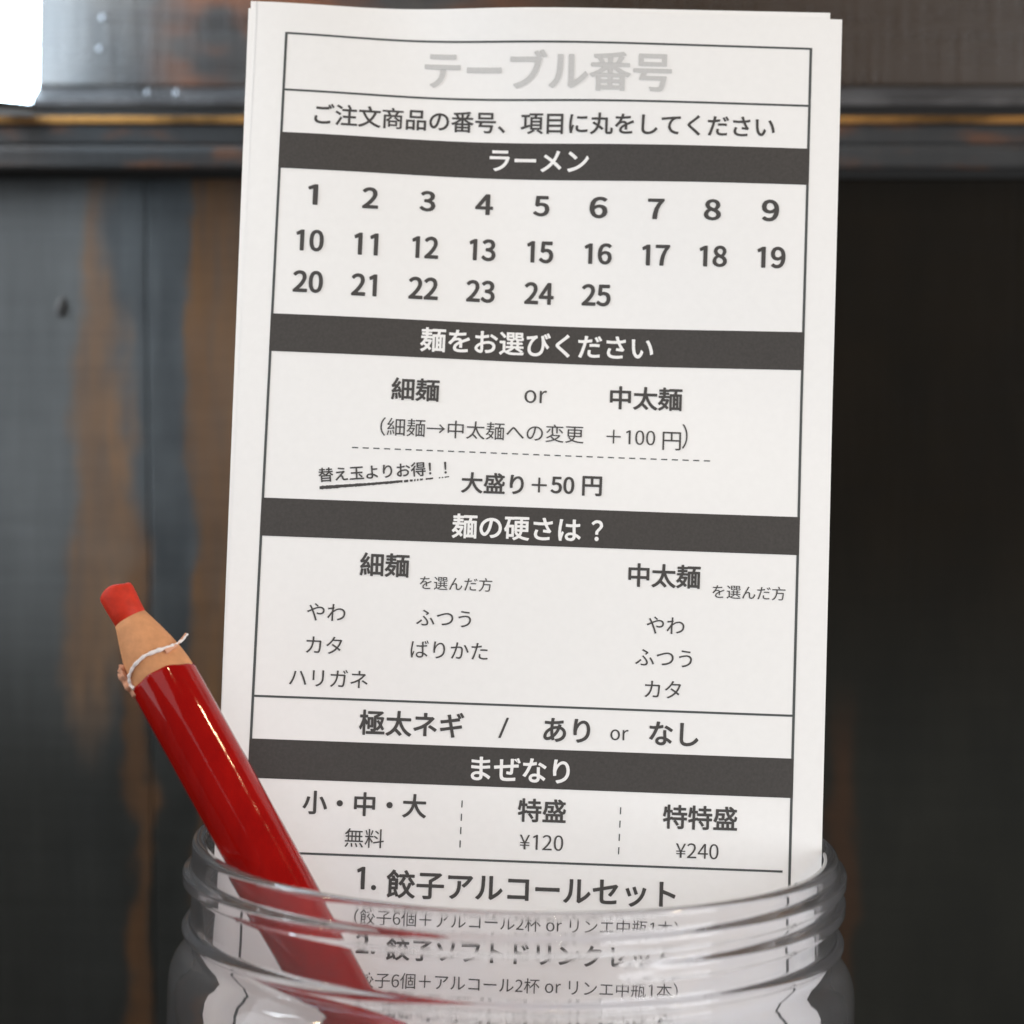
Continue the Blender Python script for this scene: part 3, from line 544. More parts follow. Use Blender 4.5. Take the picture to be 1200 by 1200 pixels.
  '得': '4f2H4c2I4a2M4a5b495c3C4H3z4G3w4H3u4J3h593h5c3j5f3H5y435V4o6k4G6L4L6N596E5b6C5c6z4J5Q4J2L4F2H 6G2H6D2I6B2K6t386t3b6v3d6y3e7d3e7f3f7g4e7f4f5Z4f5Y4e6k3T6E3t6C3o6i396e386b3a5S3z5t405u455G4e5G4f534f504g4Y4k4Y4I504L534M7g4M7g557f565a565758565b565y575B5b5D8w5D8z5C8B5y8B5b8A588w567R567Q557Q4M8C4M8F4L8H4H8H4k8G4h8C4f7Q4e7Q3e7N2X7H2P7z2L7i2I 5x5Q5u5R5s5V5s7N5u7R5x7S8f7S8j7Q8k7N8k5V8i5R8f5Q 626k7K6k7K6C7J6D636D626C 3F6n3B6p3n6K3m6N3n6Q447p4m7H4B814F82567S587P577L4P7o4u71466F3I6o 62767K767K7n7J7o637o627n',
  '文': '3H2I3D2K3m3a3m3d3o3g443u4G3L5d435E4n5h4N4V5j4A5U4l6t3w6u3s6w3r6z3r6Y3t723w735U735V745M7o5x7Q5x7T5A7X638668836o7B6A7b6z766v736t738C738G718H6Y8H6z8F6v8C6u7M6t7x5T7d5i6R4M6v4n6W437t3K843u8K3h8M3e8M3b8r2K8n2J7H2X753f6w3B643X5B3B523f4p2X 644N6m576G5z6W63776u4Y6u4X6t59655q5A5L58',
  '替': '4h2H4e2I4c2M4c594b5a3N4U3K4U3q5d3o5h3q5l3O5z445O4h644l6c4k6d3z6d3w6e3u6i3u6D3v6G3z6I4u6I4w724v733K733H743F783F7t3G7w3K7y4w7y4w7Z4y824B8351835581567Y567y5L7y5O7x5Q7t5Q785P755L735673546J556I5S6I5W6G5X6D5X6i5V6e5S6d596d586c5R5F5T5C5S5x6e5I6u5U6J6c6J6d656d626e606i606D616G656I6V6I6V6J6X726W736c7368756778677t697x6c7y6X7y6X7Y6Z8272837s837v827x7Z7x7y8m7y8p7x8r7t8r788p748m737x737v6J7v6I8x6I8B6G8C6D8C6i8B6f8z6d7L6d7K6c7R62865N8o5A8J5q8L5m8J5i8s4Y8n4X805a7H5q7g5Z7b5Q6W5z6D5k6u5f7P5f7S5e7U5c7U2N7T2K7P2I7n2I7j2L7j2T7i2U4N2U4M2T4M2L4J2H 4M3r7j3r7j3P7i3Q4N3Q4M3P 4M4l7j4l7j4I7i4J4N4J4M4I 4h5f5t5f4L5O4D5C4r5o 5A5f615f5R5q5Q5w',
  '注': '3Z2L3W2M3A343y373y3a46404E504H524K52554I564D4A3G432N 4W2S4T2T4R2X4R3m4S3p4U3r6w3r6w3s6w4I6v4J5k4J5h4K5f4O5f5d5g5g5i5i6w5i6w6o6v6p556p536r526u526T536W576Y6G6Y6w7l6f7R6g7U6i7W6G856K856M83757y7h777g727a6Y786Y8w6Y8A6W8B6T8B6u8A6r8y6p776o775i8m5i8o5g8p5d8p4O8n4K8k4J774I773r8G3r8K3n8K2V8I2T8F2S 4v5l3Z5F3p5Z3o643E6q3H6r3K6q4i694O5P4P5M4O5J4z5n 4P6T4i7e3H7y3G7B3H7E3X7Y427Z4C7H587n597k587h4T6V',
  '玉': '3w2V3t2W3r303r3r3v3v5I3v5I3w5I585H5942593Z5a3X5e3X5F415J5I5J5I755H763M763J783I7b3I7B3K7F3N7G8j7G8n7E8o7B8o7b8n788k766k756k5J875J8b5F8b5e895a86596k586k3v8B3v8E3t8F3q8F308D2W8A2V 7N3z7J3B6G4G6G4J6I4M7252755278508c3Y8c3V8a3S7Q3A',
  '番': '4i2H4f2I4d2M4d4J4c4K3J4w3G4w3D4y3m4T3l4X3o513U5d4q5s4U5L585W585X3z5X3v5Z3u623u6o3v6r3x6t4F6t4z6H4k734j773Z773V793O7v3P7z3T7B5Z7K6W7R7J7Z7N7Y867D877z837v7p7p7O7i7Q7g7R7d7p6t8z6t8B6r8C6o8C608A5Y8x5X6Y5X6X5W7b5M7F5v8c5g8J558M518L4X8r4z8o4z7Y4I7Y2N7X2K7T2I7s2I7o2L7o2S7n2T4N2T4M2S4M2K4J2H 4M3o5L3o5L3J5K3K4N3K4M3J 6k3o7o3o7o3J7n3K6l3K6k3J 4M4d5L4d5L4w5K4x4N4x4M4w 6k4d7o4d7o4w7n4x6l4x6k4w 4K525K525K5L5J5L5f5m 6k527n526Q5m6l5N6k5N 5i6t5K6t5K7c5J7d4V79566T5i6w 6k6t6M6t726V7f7n6k7g',
  '目': '472J442K422O427C437F477H7X7H807G827C822O812L7X2J7w2J7t2K7r2N7r367q374E374D364D2N4B2K4y2J 4D3G7r3G7r4s7q4t4E4t4D4s 4D527r527r5N7q5O4E5O4D5N 4D6n7r6n7r767q774E774D76',
  '項': '8q2G8n2H7S347e3s7d3v7e3y7v3K7u3L6w3L6w3K6N3z6O3v6M3s65315j2H5e2I4X314W344X375J3s6d3K6c3L5K3L5G3N5F3Q5F4v5E4w5B4u3C3M3x3N3k4e3l4j3o4l4b4B4b6P4a6Q3x6Q3u6R3s6V3s7k3t7n3x7p5o7p5o7I5q7L5t7M8F7M8I7L8K7G8K7l8I7h8F7g7m7g7e6R8s6R8v6Q8x6N8x3P8t3L7L3L7L3K8h3s8P348Q308O2X8t2H 6e4f7X4f7X4D7W4E6f4E6e4D 5E4F5E4E5F4F5F6O5H6Q5K6R6C6R6H7g5y7g5x7f5x6U5u6Q4M6P4M4M5w515A4Y 6e577X577X5u7W5v6f5v6e5u 6e5Z7X5Z7X6m7W6n6f6n6e6m',
  '！': '4E374t394l3f4e3o4c3z4e3L4k3T4t404E424O404X3T533L553z533o4X3g4O39 4s4w4p4x4n4B4g6N4f7t4h7w4k7x4Y7x517v527s516N4U4A4Q4w',
  '＋': '5R3d5O3e5M3i5M535L543Z543V583V5y3W5B405D5M5D5M7q5Q7u6f7u6j7s6k7p6k5D875D8b5z8b59895586546k536k3h6g3d',
 },
 7: {
  '.': '41323P353F3b3y3m3x3y3y3K3F3U3P4041434d404m3U4s3L4v3y4s3l4m3b4d35',
  '0': '4N324n374c3c3S3t3L3E3y453u4l3p4Y3p5E3u6g3y6x3L6Y3T7a4d7p4o7v4N7y5c7v5n7p5H7a5Q6Z616y676h6c5D6c4Y674l61445Q3E5H3s5o3c5c36 4J3H4N3G4Z3J5c3V5h425q4y5t5j5q645h6A5c6H536Q4Y6S4N6V4x6Q4p6H4k6A4b64475j4b4y4k424p3V4x3M4D3I',
  '1': '4K374F394D3e4D6C466m416l3Y6n3W6q3P6T3S6Y4N7t5i7u5m7s5o7n5o3d5m395i37',
  '2': '3t373o393m3d3m3x3n3B4f4p4O565a5H5d5S5g6d5d6v566I4U6Q4C6U4p6S4c6M416E3P6s3L6r3G6t3n6L3l6P3m6T3D7a3V7n4h7w4G7y5e7s5n7o5D7c5P6V5U6L606f5Z605R5y5x4U504e4z3M4W3N673N6a3L6c3H6b3b69386537',
  '3': '4I324o343Y3b3E3l3j3E3h3J3i3N3z473E4a3J493Z3V4d3M4t3I4F3H4Z3K5d3S5l455p4m5m4D5b4R4O504c544956475a475A495F4d5H4K5K535T5d665g6n5d6A576K4V6R4G6U4t6S4g6N3T6w3O6v3J6y3s6T3r6W3s703u733J7f417p4l7w4H7y5d7u5C7g5Q725U6T606B616p5Y625M5H5y5u5q5p5A5l5T56654L6a4l6948623N5X3D5K3o5g37',
  '5': '4I324o343Y3b3E3l3i3C3g3G3h3L3y463E493I483Y3V4c3M4s3I4E3H4X3L5c3V5m4b5q4z5m4V5e5a4Z5k4G5o4n5k3Z593V5a3C5n3B5s3K7p3N7t3R7u5T7u5X7r5Y7n5Y6U5X6R5U6P4q6O4p6N4k5V4t5Y4P605k5V5E5M5M5F5Z5n655c6a4N6b4z6a4l643W5Y3K5K3s5A3j5g394T33',
  'あ': '6u2P6o2S693g683k693o6d3r6U3B753F7n3R7B467H4e7M4x7N4H7K4X7C5c7n5p795v6V526C4w6g455X3N653n643j623g5y385t3b5o3o513d4u384d3b3Y3k3M3D3J3Y3K493R4y4b554E5y595R5c6u5c6v406y3X6A3W6D3X773Z7a437b4Z775f775j7K5l7N5p7P5U7O5Z7L607G5W7q5U796N7d7J7n7P7l7R7g7R6Q7Q6M7O6K6M6B5P6x5M6567696I6b6M6u6O6x6R6z6V6z7n6s7r6p7s6l7m647L5T875A8n588s4F8p4f8k41883G803w7C3d7o366Q2T 4u3O4B3N4U3R5f435a4B58584W504E4H4s4m4o414p3U4r3Q 5O4x5V4E6a4X6o5k6v5A6b5z5L5r5K5j5M4N',
  'い': '5f344X374O3b4x3p4p3A4d3X464d3V5a3S6F3P7b3Q7f3U7i4v7h4z7f4B7c4y6C4B5h4H4G4Q4d523V5b3Q5f3P5k3R5v425F4m5R4V5U4Y5Y4Z624X6q4v6p4q693O5T3o5z39 7Y3U7U3V7R3Z7K4N7x5x7g6e6S6Q6T6U6W6X7q787u777x757T6u8c5L8q4Y8x4e8w4a8t47',
  'お': '502W4J2Y4r35433l3L3I3I403J483P4p484M4w544W5i4X684W6a4E693S6c3P6e3O6h3N6K3P6O3U6Q4D6N4X6O4W7K4X7O527R5z7R5D7P5F7K5C7l5B6T646X6C756G756J736L6Z6M6w6L6s6H6p5A6e5A5w655D6I5H7k5B7N5n8257874Y8d4F8f4r893V7T3x7v3f6X326d2X692Z67325X3v5Y3B633E6I3G793P7n3Z7w4f7z4r7v4H7k4U73526H5467515B4T5A4S5B3K5z3n5q365f2Z 4P3F4S3F4W3G4Y3P4X4C4O4x4z4l4r4a4n404o3W4v3N4F3H 8m5O8i5P7O6d706I6Z6L706P7e7d7i7e7m7d836O8H6m8I6i8H6e8s5R',
  'く': '6V2K6Q2M6s3c5M3P4G4L4n554j5d4h5q4p5K4I635T716o7t6I7R6N7T6S7R7h7t7j7p7i7k5h5F565u545p575k5i586I3X7q3i7r3d7p39702M',
  'さ': '622S5i2X4T354G3c4o3s4j3B4b3W4a494d4z4s594u5c4z5d505653555552554W4U4z4Q474U3V583I5w3A633x6P3z7v3G7B3D7C3z7B367A337x316L2U 7A4u6c4D674G664K68596b5e6f5f6Y5b6K5A6r6c5p6a466e436g416k406N416R476U5k6O6c6Q647c5W7E5W7I5Y7L617N6v7Q6z7P6C7M6S6U7p6Z827a87798a748d6C8b6w876u766h7k5N7F5h7V4W7U4Q7G4x7E4v',
  'し': '5W2P5m2T52324S394F3o4y3A4t3Y4s4c4v734t7D4u7H4y7K5a7K5e7I5g7E5d72594g5d3U5m3G5C3z5X3w6q3z6C3C6Z3L7q457T4E7X4G834E8p4e8o488a3P7R3x7j396O2X6y2T',
  'ぜ': '642V5h2Z55324N3d4G3k4y3F4u4e4u5w3r5o3n5p3k5r3j5u3g603i633m654u6a4u6Q4s7k4t7o4x7r557r587q5a7n596Q596e5a6e6I6m6J6n6J736I7v6K7A6P7C7j7C7m7B7o7y7p7r7p7u7t7x7L7D7P7D7T7z8d6M8e6H8a6D7S6w7O6w7L6y7p7r7n6q8k6u8n6t8q6r8r6o8r5T8p5Q8l5O7T5O7m5M7h4H7d4v764m6W4i6J4h5Y4m5U4o5S4r5T4S5W4X604Y6z4U6E4V6F4Y6I5J595A594j5b3X5h3K5v3D623B6X3D7I3J7M3I7P3E7O377N347K32 8p6H8l6I8j6L7X7B7Y7F817H8m7O8q7N8s7K8O6U8N6Q8K6O',
  'だ': '4e2P3G313D343C383T3H484k4z5G4G673B693y6b3x6e3w6J3z6N3D6O4j6L4P6N4T7b4U7E4W7I517K5B7H5F7E5G7z5w6S6r726v716y6Z6z6W6z6s6x6p6t6n5n6c5d5v4J3U4k2T4i2Q 752V6s2Y60395L3l5G3t5B3I5A3S5G4y5J4D5N4E6e4C6j4z6k4u6f3Z6i3O6s3G6K3B753A7D3C8b3H8h3E8i3A8h368e31 855k795o645l615n5Z5r5Z5U615X655Z7862885Z8b5X8d5T8c5r8a5m 7E6o7A6p7y6r757h767l787o7t7x7x7w7A7u846E836A816x 8i6C8c6F7I7v7J7z7L7C867L8a7K8d7I8I6T8H6P8F6M',
  'な': '6b2P5I2S5k32533j4W3C4W3M51485j4t5H4E6b4I6B4G6z616B646E6579657d627e5Y7d5m7g4w7M4f8o3O8q3L8q3H8a3h873f833e7Z3g7w3E7h3N7e3p71366F2T 5Y3t673s6n3v6x3A6B3J6D446r476a485U465J415C3U5A3N5C3F5I3y5R3u 4c3V3H4a3E4e3E4i414N4l5k4M6f3L6h3I6j3H6m3F6N3G6Q3I6T3M6U4t6R506T577n5a7M5c7Q5h7S5P7O5S7L5T7H5I706q7a6u796x776y746y6z6u6v5v6j5h5K4Y554D4u4i3Y4g3W 8f5H8b5I7y696R6w6P6A6Q6E76717a737f727X6F8z6g8B6c8A678l5K',
  'の': '6f2W692Z5S3p5R3t5S3x5W3A6q3F6L3K753V7n4a7t4i7G4C7J4N7M5e7M5q7H5M7w677q6f786u6Y6B6B6I6u6J6m616a5c5S4r5y3R5a3u4S3n4J3m4z3n4i3u3X3N3H4k3C4Y3D5j3P5U3X6c4m6G4S735b7c5Q7n6c7o6x7n777e7p767R6L826x8i648s5v8t5d8s4U8k4m8c467S3F7s3k7b3c6B30 4E484J474T4a544n5i4L5u5m5G655M6I5G6H5f6w536o4I664B5W4o5z4i5b4h514j4J4p4o4z4b',
  'は': '462U422V3Z2Z3O3V3L4O3Q5V417b447D467G4a7H4G7F4L7C4M7x4G784t5P4p4T4q4D4z4Z4E524J514Y4Q504N514J4C3u4A3f4A304y2X4v2W 6w2W5Z305A3a5k3t5e3S5k4f5B4z5Z4L6v4P6U4N6R5Z6r5Z5r635o655n685n6A5p6E5u6G6r6D6R6E6Q7A6R7E6W7H7t7H7x7F7z7A7x7e7x6G8o6N8t6L8v6G8v6e8s698p687w627A4C844m8G3T8I3N8r3m8l3j8h3k7R3H7B3S7A3H7v3t7i3b6T2Y 6j3A6r3z6G3C6Q3I6U3R6W4b6K4e6u4f6d4d61495U435R3U5U3L603F6b3B',
  'び': '5x2K542M4R2R4v314k3a463r413C3T443V4P495w4s684M6y3N6q3J6r3G6t3F6w3D733F763J7842784Z7e5O7p5S7o5V7m646W636R606O5J6H5h6f4T5F4H5b4C4W4y4o4B444D3V4M3I533w5h3s5x3r5P3s653x6i3F6t3O6D436M4j6R4C6X5m6U6f6Q6K6I7c6J7f6M7h7e7r7i7r7l7p7n7m7y6A7N5Z8c5n8z4Z8A4T8f4r8c4p884p844s7E4Z7w5d7w4V7q4g7c3F723p6O3b6y2Z6f2R5V2M 7R6C7N6D7L6G7m7w7n7A7p7D7K7K7O7J7R7H8g6R8f6N8d6K 8r6Q8n6R8l6T7W7J7X7N7Z7Q8k7Y8o7X8r7V8Q758P718N6Y',
  'ま': '5v2R4W2U4w354f3o493M493W4f4d4y4w504I5z4M5V4L5U5h4f5m4c5o4a5s4a5V4c5Z4h61515W5T5U5T6s5S6t4g6A4d6C4c6F4c774e7b4j7d52775T755S7I5T7M5Y7P6u7P6y7N6A7J6y777b7a7X7g817f837c846I836F806D6x6u6x5W6y5V7d5Y80648562875X875w865t835r6z5j6A4D6S4w7n4i7M438b3L8d3I8e3E7X3c7U3a7Q397N3a7q3t763H6C3V6A3w6v3j6h345S2T 5l3u5s3t5I3w5R3A5V3I5W475v4b5b494X434Q3X4N3P4O3I4V3B583w',
  'り': '5k2P5e2S4X3i4W3l4X3p513t5C3A673L6x426I4c6Y4B734R785s74626V6v6L6I6G6M6s6R6l6S6c6R5T6J5K6C5u6k5a5L515d524x514t4W4q4u4n4q4o4n4t4j5p4m6b4x7I4z7M4D7O5a7N5d7M5f7J5g7F5771556I586M5x7b5R7n627s6p7v6C7u707m7a7f7r6V7E6w7I6h7O5L7N547J4I7C4o7u477j3Q773D6S3q6k386130',
  'を': '6h2R5S2S5w2W53374P3m4L3v4H3P4M4c4Q4m514C5r4Z605j5Z5m5U5r5M5u5E5v5p5t5a5p4W5h4K584e4x4b4v454w3G4P3E4T3G4Z4p5M4H6c4S6v4R6w3T6y3P6z3N6B3M6F3M753N793P7b3T7c4Q7858795d7p5f7L5h7O5l7Q5Q7O5V7L5W7G5O7b5P7a6w7d7o7k7t7i7v7d7u6M7t6J7q6H6D6B5A6w5j615M6564636k5W6w5L6B5C7w617Y6f826g856f876c8k5J8j5F8g5C7K5q6G4Y6H3Y6G3U6E3S6A3R693R633U623Y624D5R4x5B4k5r475n3U5q3L5x3C5M3x6i3v713x7P3E7V3B7W3x7W357V317S2Z752T',
  'ア': '4F2U4B2V4a3h483l493p4c3s4G3I533Z5b485p4s5z525D5T5C6i5D6m5J6p6h6o6k6m6l6i6k5z6g4U654j5X425B3x5l3j4J2V 6V5a6R5b6t5v6r5z6s5D6K5R766a7q6w7z6I7y6J4A6J3U6H3Q6J3O6N3O7k3P7o3V7r4A7o7N7o8d7q8h7p8A778B738A6Z866j7K5R7j5r6Z5b',
  'ギ': '692L652M622Q5X3o5K4q4m4b3Q443L453I4a3C4G3D4K3G4M4d4Q5D545s5Y4k5N3P5H3L5J3J5M3D6l3F6o3J6q4c6s5j6C5e76577t577x597A5c7C5I7I5N7H5Q7D606J7r6Z747D737H747L777N7r7V7v7V7z7S8373826Z806W7K6P7P6s7O6o7M6l7J6k67646i5b6k5a7z5o875v8b5t8d5q8j4T8h4Q8d4O6q4w6D3w6M2X6K2T6H2R 8g718a747G7U7H7Y7J81848988888b868G7i8F7e8D7b',
  'ク': '4M2S4I2T4h3g4f3k4g3p4k3s523I5C42684r6x4Q6P5f765H7h687m6o7m6p5F6p555J4G5m4e524a5147523I5m3G5r3I5w4b5Q4H6j576O5t7o5E7S5H7U5L7U6j7I6m7F6m7z65737o737N768e6Q8g6N8g6J876p7Y5X7K5s7s4W764r6G3Z6a3z5y3c',
  'コ': '7w347s357q387p3m7o3n4L3n483m423p413t4140434447464M447p447p457p6u7o6v4b6u476w456B4577487c4c7d4P7b7A7b817c87798875876C883a86368234',
  'セ': '6c315x34583e503m4T3z4Q3W4Q5w3F5h3A5i3x5m3s5S3v5Y4Q6d4Q744O7B4P7F4T7I5t7I5w7H5y7E5x6l7z6K7U6Q7Z6O8j6y8l6v8k6q8c6c7A5d724x6Y4u6T4v6u4K6s4N6r4R6t4V6X5t7j607i615x5F5x465z3S5D3M5R3H6e3G783I803Q843P873L853e843b81397a33',
  'ソ': '592Y552Z4D3m4B3q4C3v4F3x5j3R5P4e6h4F6C576O5q715T7b6m7j6U7m7n7o7r7u7t867n887k897g7R677F5B7f4K6R4e6p3M5Q3l5d2Z 4S5k4O5l4M5n4i6f3O723O763R7a4l7p4p7p4t7m5r5I5r5E5o5A',
  'ッ': '5h2H5c2J4P364N3a4O3f4R3h5m3t5P3J6g446E4t6V4R795j7i5O7p6m7r6p7u6r7y6r846g876c87687T5o7J4W7u4u7d456M3C6i3e5O2V 4J4E4F4F4D4I4o5o476248664b684E6j4I6i4K6f5h4V5g4R5d4P 5Z505V515T545r6l5s6p5v6r5X6B616A636x6w5g6v5c6s5a',
  'テ': '4Y2Q4U2R4t3b4r3e4r3i4u3m4O3w563J5l3X5w4c5D4o5J4H5N525P5q3J5p3F5s3E5w3E5Z3G643L664h647W648o668t648v5Z8v5v8t5r8q5p6x5q6r4F6l4i6b3V5Z3E5I3l5o34522R 4r6P4m6R4k6W4k7q4m7u4q7w4Y7u7e7u7L7w7Q7u7S7q7S6V7Q6R7M6P4Y6Q',
  'ト': '562W512Y4Z33513J51704Y7C507G547I5F7I5J7G5L7B5I715I6b6U5K835h875e88597V4C7S4A7O4z6F555I5q5I3J5L315J2Y5F2W',
  'ド': '4V2S4Q2U4O2Z4Q3F4Q6V4N7x4P7B4T7D5u7D5y7B5A7w5x6W5x666J5G7T5b7W587X547J4x7G4v7C4u6u515x5l5x3E5z2X5x2U5t2S 786b726e6N6G6v786w7c6y7f6V7p6Z7o727m7z6s7y6o7w6l 7P6t7J6w7u6X7c7q7d7u7f7x7B7H7F7G7I7E8g6L8f6H8d6E',
  'ネ': '5O2S5J2U5H2Z5J3C5K4E524k3X3W3T3X3Q3Z3A4p3z4u3A4x3D4z494J4M4W5k5c5T5x6z636Q6l6P6m4M6m446l406m3X6q3X6W407144724L705K705K7g5I7K5J7O5O7R6n7R6r7P6t7L6r707e707D727Z6J816D7Z6z705y6q556p3C6r2X6p2U6l2S 8a3S863T7r4m6I4N6H4R6I4V725h755i795h7P4U8y4r8z4n8y4j8f3U',
  'フ': '4W2Z4R314s3t4r3x4s3B4w3E5g3T5P4b6i4x6F4X6R5e755G7f6a7m6B7l6C426B3Y6D3W6H3W7d3X7h437k4D7i7r7i7K7j7O7i89758c718c6X7W607K5r7t4T7g4y6P446j3D5H3i',
  'ブ': '4R2V4M2X4n3o4m3s4n3w4r3z5a3N5K466d4t6B4T6L596Z5A7a657g6x3X6w3T6y3R6C3S7b3U7e3Y7f4y7d7o7d757K747O757R787T7t827y817B7Z827e82787Y74856Z876U7R5V7F5m7o4O7b4t6K3Z6e3y5C3d 8n748h777N7V7O7Z7Q828d8b8h8a8k888N7l8M7h8K7e',
  'メ': '4g2W4b2Y3N3k3L3o3M3t4v3T544i5A4L5X5a5i5F4s6e4p6j4r6p4J6L4M6N4Q6N6n5J6H6h73787c7B7f7D7j7D7S7r7V7n7U7i7i5V6V5h7A4H8f438h3Z8g3U7T3v7P3t7L3u754a6t4I5Y495q3F4N3e4k2X',
  'ラ': '5g2T5b2V4P3l4O3p4P3t4T3w5t3F5Z3T6r4b6P4w734N7e557p5z405y3W5A3U5E3U683W6d416f4B6d7x6d7R6g7V6f8g618i5Y8i5U815a7P4K7A4m7n466T3E6o3k5R35 4x6R4s6T4q6Y4q7s4s7w4w7y537w7f7w7M7y7R7w7T7s7T6X7R6T7N6R536S',
  'リ': '5F2T5A2V5d3j5b3n5c3r5f3u5D3C5Y3L6h3X6y4d6N4x6V4W6Z5s70706Y7y707B747D7F7C7I7A7J7w7I677F5e7y4A7m48763L6T3x6w3h6935 4t4D4o4F4m4K4o5c4o734m7u4o7y4s7A507A547y567t5573564J544F504D',
  'ル': '412Z3X303x3h3u3l3u3p3w3s3R3K47434k4p4t4N4x554B5F4E714B7r4C7v4E7y4H7z5g7z5k7w5l7s5h5B594C4Y494K3J4r3k4530 6u2Z6q30673f643l673G6772657t677y6c7A6J7A6N7y6P7u6O726O3Z72477u4q7T4O8i5h8m5i8q5g8H4R8I4N8H4J8h4e7N3O7f3q6y30',
  'ン': '4k304e333V3w3U3B3W3F3Z3H4t3N563Y5D4b6d4v6P4W7l5s7L60846y896B8f6z8x638x5X8c5p7L4S7e4m6C3U5Y3y5q3j4O37 5B5J5w5L4R6m466X457146754r7t4v7u4z7t5k6U636g646b62675G5L',
  '・': '634F5M4J5y4S5p565l5n5p5F5y5S5M6163656l616y5S6H5F6L5n6H566y4S6l4J',
  'ー': '3O503J523H573H5H3J5L3N5N4A5L7F5L8i5N8n5L8p5H8p568n528j507G524B52',
  '中': '5O2F5J2H5H2M5H4v5G4w4k4w4j4v4j4f4f4b3L4a3I4b3G4e3F6Y3H723M745H745H7Y5I825N856h856l836n7Z6n748k748o738q718r6X8r4i8p4e8l4c7R4c7O4e7M4h7M4v7L4w6n4v6n2K6l2H6h2F 4j5a5H5a5H6q5G6r4j6q 6n5a7M5a7M6q7L6r6n6q',
  '円': '3K2F3F2H3D2M3D7A3F7F3K7H8p7H8u7F8w7A8w3l8s2Z8l2Q8b2K7R2G762F722J6R3b6S3h6X3k7O3j7Q3k7R4X7Q4Y4i4Y4h4X4h2K4f2H4b2F 4h5C5I5C5I725H734h72 6m5C7R5C7R727Q736m72',
  '号': '6Q2G5Q2I5N2L5K2Y5C3b5C3f5F3j5J3k6H3h6P3i6U3k6Z3p733A7c4b7b4c4k4d4h4g4g4l4A5c4z5d3x5e3u5g3t5k3t5I3v5N3A5P8v5P8A5N8C5I8C5j8A5f8w5d5i5d5a4O7Q4O7U4N7W4L7X4H7V4u7I3q7z357n2Q792I 4h674c694a6e4a7K4b7O4e7Q7P7R7T7Q7V7N7W6e7V6a7S68 4O6I7h6I7h7e7g7f4P7f4O7e',
  '大': '3N2G3I2I3n343m383n3c3q3e443A4j3M4K4c4V4q5d4U5q5p5x5N5w5O3y5O3u5R3t5V3t6n3w6s3A6t5D6t5H755J815L845O856i856n836p7Y6n746k6t8y6t8E6q8F6m8F5U8D5Q8A5O6A5O6S557m4k7K3U7X3J8q3p8H3h8J3f8K3b8J378o2H8i2G7Z2P7v3a7g3n6Q3Q6l4C645g5Z505K4t5r3X5e3H4L3f4t333R2H',
  '太': '8o2E832O7y3a7j3o6T3S6n4K675p5W4R5K4r5E4h6f3K6K3c6M376K326m2K6i2J6f2K5L3h5g3K533v4I3d4i2V3O2G3K2F3H2G3l343k383l3c3o3e433A4k3N4M4e4X4t5g4Y5s5w5y5U5x5V3x5V3u5X3s613s6t3t6x3z6A5E6A5I7Z5K835P856i856m836o806l6A8z6A8D6z8G6u8G628F5Y8B5V6C5V6C5U6U597d4B7o4l7M3U813I8v3o8M3f8O3c8P388O358t2G',
  '子': '4T2F4P2G4N2I4B3a4A3f4D3j4H3k5G3k5K3m5K4U5J4V3u4V3r4X3p513q5v3s5y3w5z5K5z5K6h5L6l6w6M6T726T73447340753Y793Y7A3Z7E417G457H7I7H7Q7J7U7I8f7s8h7o8g7j7O6V7l6z6p5Z6p5z8E5z8H5x8J5t8J528I4Y8G4W8C4V6p4U6p3l6o386k2X6d2P612K5z2G',
  '小': '4V2F4R2G4O2K4E3b4E3f4G3i4L3k5G3k5I3l5J3n5J7U5L7Y5P806l806p7X6q7T6q3m6p386k2W6d2P632K5C2G 8h3N8d3O8b3R814r7M557t5L766q776v796y7A6I7E6I7I6F85618q5l8G4H8R488Q438O40 3O3T3l483i4c3j4h3y4D3Q5b435N4h6D4n6G4T6A4W6x4X6s4I5A4t4V494i3T3V',
  '極': '492G442I422N424A414B3H3S3D3O3z3O3v3R3g4k3h4o3w4O3I5l3T5W3Z6n3Z6o3v6o3r6q3p6v3p6U3r6Z3v7142714382458548864v864A844C804C715171566Z586V586y6b6y6f6x6h6u6i4q6g4l6c4j5z4j5y4i5y435v3Y5r3X563Y53405244525251524T4T4N4S4J4V4C5a4C2M4A2I4w2G 4S2V4N2X4L314L3r4O3w4S3x5P3x5H3V5J415O436m436m6L6q6P6Y75797c797d597d567f547j547H557L5b7O7X7O837P877O8o7C8r7x8p7r7I6T7e6C8f6C8u6x8x6u8y6q8n5B894X8B498B438i3M8f3L8b3M883O7P4m7C437f3H7b3G773H6W3S6V3K6T3H6J3z6F3x6B3x8E3x8H3v8J3r8J328I2Y8C2V 6X4g7e4v7u4V6Z5B6Y5F6Z5I7h5X7n5Y7r5V7K5w7P5J7U627T63736470666Z696Z6t6Y6t6X6s 5y4Q5M4Q5M4R5M5Y5L5Z5y5Y 515C525C526n516o4D6o4C6n4C6f',
